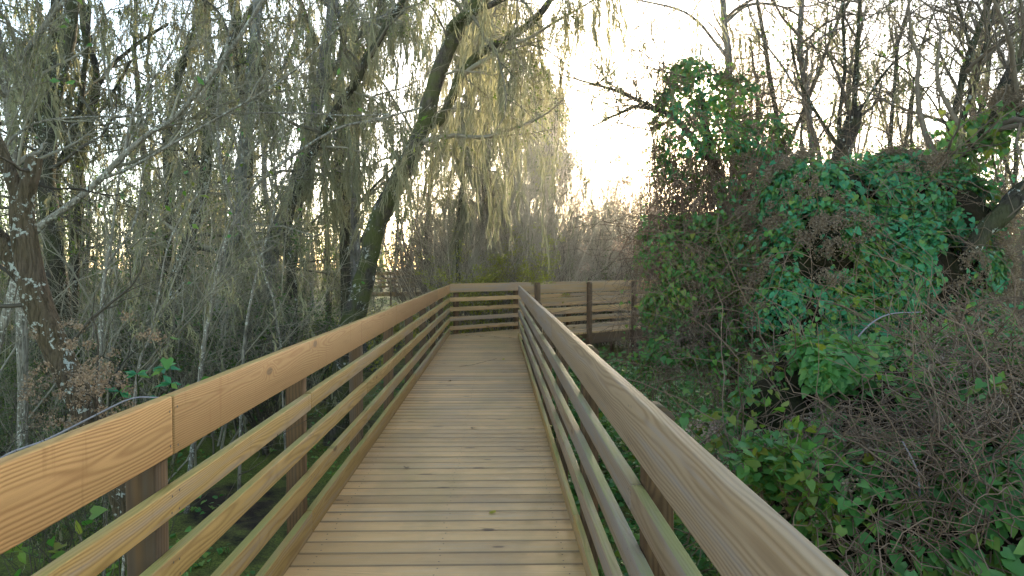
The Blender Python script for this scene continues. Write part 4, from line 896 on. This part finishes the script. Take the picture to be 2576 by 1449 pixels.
# ---- bare trees over the mounds on the right
RB = [(22, .8, 2.8, (30, 75), .20, (0, 0, .03), .25, 1), (200, .4, 1.6, (25, 65), .22, (0, 0, .0), .15, 1), (900, .15, .8, (25, 65), .24, (0, 0, -.03), .1, 1)]
def rtree(name, label, seed, pts, Y, r0, r1, extra=(), **k):
    stems = [px_stem(pts, Y, r0, r1)] + [px_stem(*e) for e in extra]
    k.setdefault('moss_n', 50); k.setdefault('barkm', 'bark'); bm = k.pop('barkm'); lv = k.pop('lv', RB)
    return make_tree(name, label, 'tree', stems[0][0][0], stems, bm, seed, lv, twig='twig_brown', moss_w=.009, moss_L=(.15, .8), moss_k=7, sides=10, group=None, **k)
rtree('bare_tree', 'slim pale bare tree rising out of the vine covered tree', 501, [gp(1850, 12), (1848, 500), (1842, 300), (1832, 150), (1817, 15), (1800, -200)], 12, .085, .045, [([(1832, 150), (1760, 60), (1690, 20), (1600, 0), (1540, -30)], 12, .03, .012), ([(1822, 60), (1880, 15), (1960, 15), (2040, 60), (2110, 110)], 12, .032, .012)], moss_n=90, barkm='cypress')
rtree('bare_tree', 'bare tree with a few vine leaves just right of the slim pale one', 502, [gp(2050, 11), (2048, 500), (2040, 330), (2027, 225), (2012, 125), (2017, 0), (2025, -180)], 11, .06, .035, [([(2030, 260), (1960, 160), (1900, 60), (1860, -40)], 11, .022, .01), ([(2014, 140), (2080, 90), (2170, 50), (2260, 0)], 11, .022, .01)], leaf_n=500, leaf_mat='canopy', leaf_s=(.05, .09), leaf_k=3, barkm='cypress')
rtree('bare_tree', 'dark tree with a thick jagged broken top and upright side stems behind the mound', 503, [gp(2090, 9.5), (2100, 600), (2105, 450), (2115, 380), (2140, 320), (2152, 285)], 9.5, .15, .10, [([(2112, 400), (2110, 320), (2118, 240), (2125, 140), (2120, 0)], 9.5, .035, .02), ([(2150, 330), (2152, 200), (2160, 80), (2165, -60)], 9.5, .04, .022), ([(2115, 380), (2060, 290), (2010, 200), (1990, 100)], 9.5, .03, .014), ([(2150, 300), (2230, 180), (2300, 120), (2380, 80)], 9.5, .02, .01)], cap=True, leaf_n=600, leaf_mat='vine_lite', leaf_s=(.05, .08), leaf_k=3)
rtree('bare_tree', 'twin stemmed bare tree near the right edge with arching twigs', 504, [gp(2390, 8.5), (2388, 600), (2385, 420), (2392, 325), (2417, 225), (2442, 125), (2487, 0), (2530, -160)], 8.5, .065, .03, [([(2405, 330), (2440, 240), (2470, 140), (2502, 0), (2515, -120)], 8.5, .03, .018), ([(2440, 130), (2425, 60), (2400, -10), (2380, -100)], 8.5, .024, .014), ([(2390, 330), (2330, 230), (2250, 160), (2180, 130)], 8.5, .014, .006)],
      lv=[(34, .8, 2.6, (30, 75), .17, (0, 0, -.02), .25, 1), (280, .4, 1.6, (25, 65), .2, (0, 0, -.03), .15, 1), (1000, .15, .7, (25, 65), .24, (0, 0, -.03), .1, 1)])
l5 = rtree('leaning_limb_tree', 'heavy dark limb clad in vine leaves sloping up to the right edge', 505, [gp(2330, 7.6), (2345, 620), (2370, 480), (2400, 395), (2467, 340), (2530, 300), (2580, 275), (2680, 230)], 7.0, .09, .085, [([(2500, 320), (2512, 250), (2530, 200), (2576, 135), (2650, 80)], 7.0, .075, .055)], leaf_n=0)
rngL = np.random.default_rng(506); g = Geo(); gd = Geo(); P = smooth_path([at(2370, 470, 7.0), at(2400, 395, 7.0), at(2467, 340, 7.0), at(2530, 290, 7.0)], 40)
q = P[rngL.integers(0, 40, 700)] + rngL.normal(size=(700, 3)) * np.array([.13, .13, .12]); leaves(g, q, rngL.normal(size=q.shape) * .6 + [0, -.6, .5], rngL.normal(size=q.shape) * .5 + [0, 0, -1], rngL.uniform(.06, .10, 700)); g.build('vine_leaves', MT['vine_lite'], l5, np.array(l5.location), smooth=False)
q = np.array([at(2540 + rngL.normal() * 30, 245 + rngL.normal() * 22, 6.9) for _ in range(60)]); seeds(gd, rngL, q, 24, .06); gd.build('seed_heads', MT['seed_dark'], l5, np.array(l5.location), smooth=False)
rtree('fallen_limb', 'thick dark limb rising from behind the mound to the right edge, lower one', 507, [(2440, 640), (2477, 580), (2517, 545), (2576, 480), (2680, 400)], 6.1, .072, .085, lv=[(6, .5, 1.4, (40, 80), .2, (0, 0, 0), .2, 1), (40, .3, .8, (25, 65), .22, (0, 0, 0), .15, 1)], moss_n=0, cap=True)
# background trees on the right
RG = 'thin bare trees on the right skyline'
rt = [make_tree('thin_tree', 'thin moss flecked bare tree on the right skyline', 'tree', (0, 0, 0), template(520 + i, 9, 1.0, .09, 26, 0, 0)[0], 'bark', 520 + i,
     [(26, .8, 2.4, (30, 75), .2, (0, 0, .03), .25, 1), (220, .4, 1.4, (25, 65), .22, (0, 0, 0), .15, 1), (1000, .15, .8, (25, 65), .24, (0, 0, -.03), .1, 1)], twig='twig_brown', group=RG, moss_n=90, moss_L=(.2, 1.0), moss_w=.013, moss_k=7, leaf_n=700, leaf_s=(.06, .1), sides=7, nstem=14) for i in range(3)]
q = 0; placed = []
for Y0, Y1, n, x0, x1 in ((12, 17, 9, 1900, 2700), (18, 26, 11, 1800, 2700), (28, 40, 12, 1950, 2750)):
    for i in range(n):
        px = x0 + (x1 - x0) * (i + rngF.uniform(.1, .9)) / n; Y = rngF.uniform(Y0, Y1); b = (gx(px, Y), Y, GZ - .05); sc = rngF.uniform(.75, 1.05) * (1 if Y < 26 else 1.1)
        if q < 3: o = rt[q]; o.location = b; o.scale = (sc,) * 3; o.rotation_euler = (0, 0, rngF.uniform(0, 6))
        else: o = copy_tree(rt[q % 3], b, rngF.uniform(0, 6.28), sc)
        placed.append((o, px, Y)); q += 1
label_rows(placed, ((0, 17.5), (17.5, 27), (27, 60)), ('nearest', 'middle', 'farthest'), 'thin bare tree on the right skyline, %s from left in the %s row')

# ---- evening air
def haze():
    g = Geo(); a = np.array([(x, y, z) for z in (-2.2, 24) for x, y in ((-300, -200), (300, -200), (300, 460), (-300, 460))], float)
    g.add(a, [(3, 2, 1, 0), (4, 5, 6, 7), (0, 1, 5, 4), (1, 2, 6, 5), (2, 3, 7, 6), (3, 0, 4, 7)])
    m = D.materials.new('evening_haze'); m.use_nodes = True; t = m.node_tree; t.nodes.remove(t.nodes['Principled BSDF'])
    v = t.nodes.new('ShaderNodeVolumePrincipled'); v.inputs['Color'].default_value = (.95, .95, .95, 1); v.inputs['Density'].default_value = HAZE; v.inputs['Anisotropy'].default_value = .8
    t.links.new(v.outputs[0], t.nodes['Material Output'].inputs['Volume'])
    o = g.build('haze', m, smooth=False); props(o, 'thin evening haze hanging in the air', None, None, 'stuff')
HAZE = .0010
haze()

# ---- bits fallen on the deck
rngK = np.random.default_rng(901)
for i, (px, py) in enumerate([(1240, 1300), (1020, 1180), (1388, 1075), (1130, 960), (1265, 905), (1190, 1080)]):
    Y = H * 1717 / (py - 668); g = Geo(); leaves(g, np.array([[0, 0, .004]]), np.array([[rngK.normal() * .2, rngK.normal() * .2, 1]]), rngK.normal(size=(1, 3)) * [1, 1, 0], np.array([.045]))
    o = g.build('fallen_leaf', MT['seed_dark'] if i % 2 else MT['yellow'], smooth=False); o.location = (gx(px, Y), Y, .002)
    props(o, 'tiny dry leaf lying on the deck planks, %s nearest the viewer' % ['first', 'second', 'fourth', 'fifth', 'sixth', 'third'][i], 'leaf', 'leaves fallen on the deck')
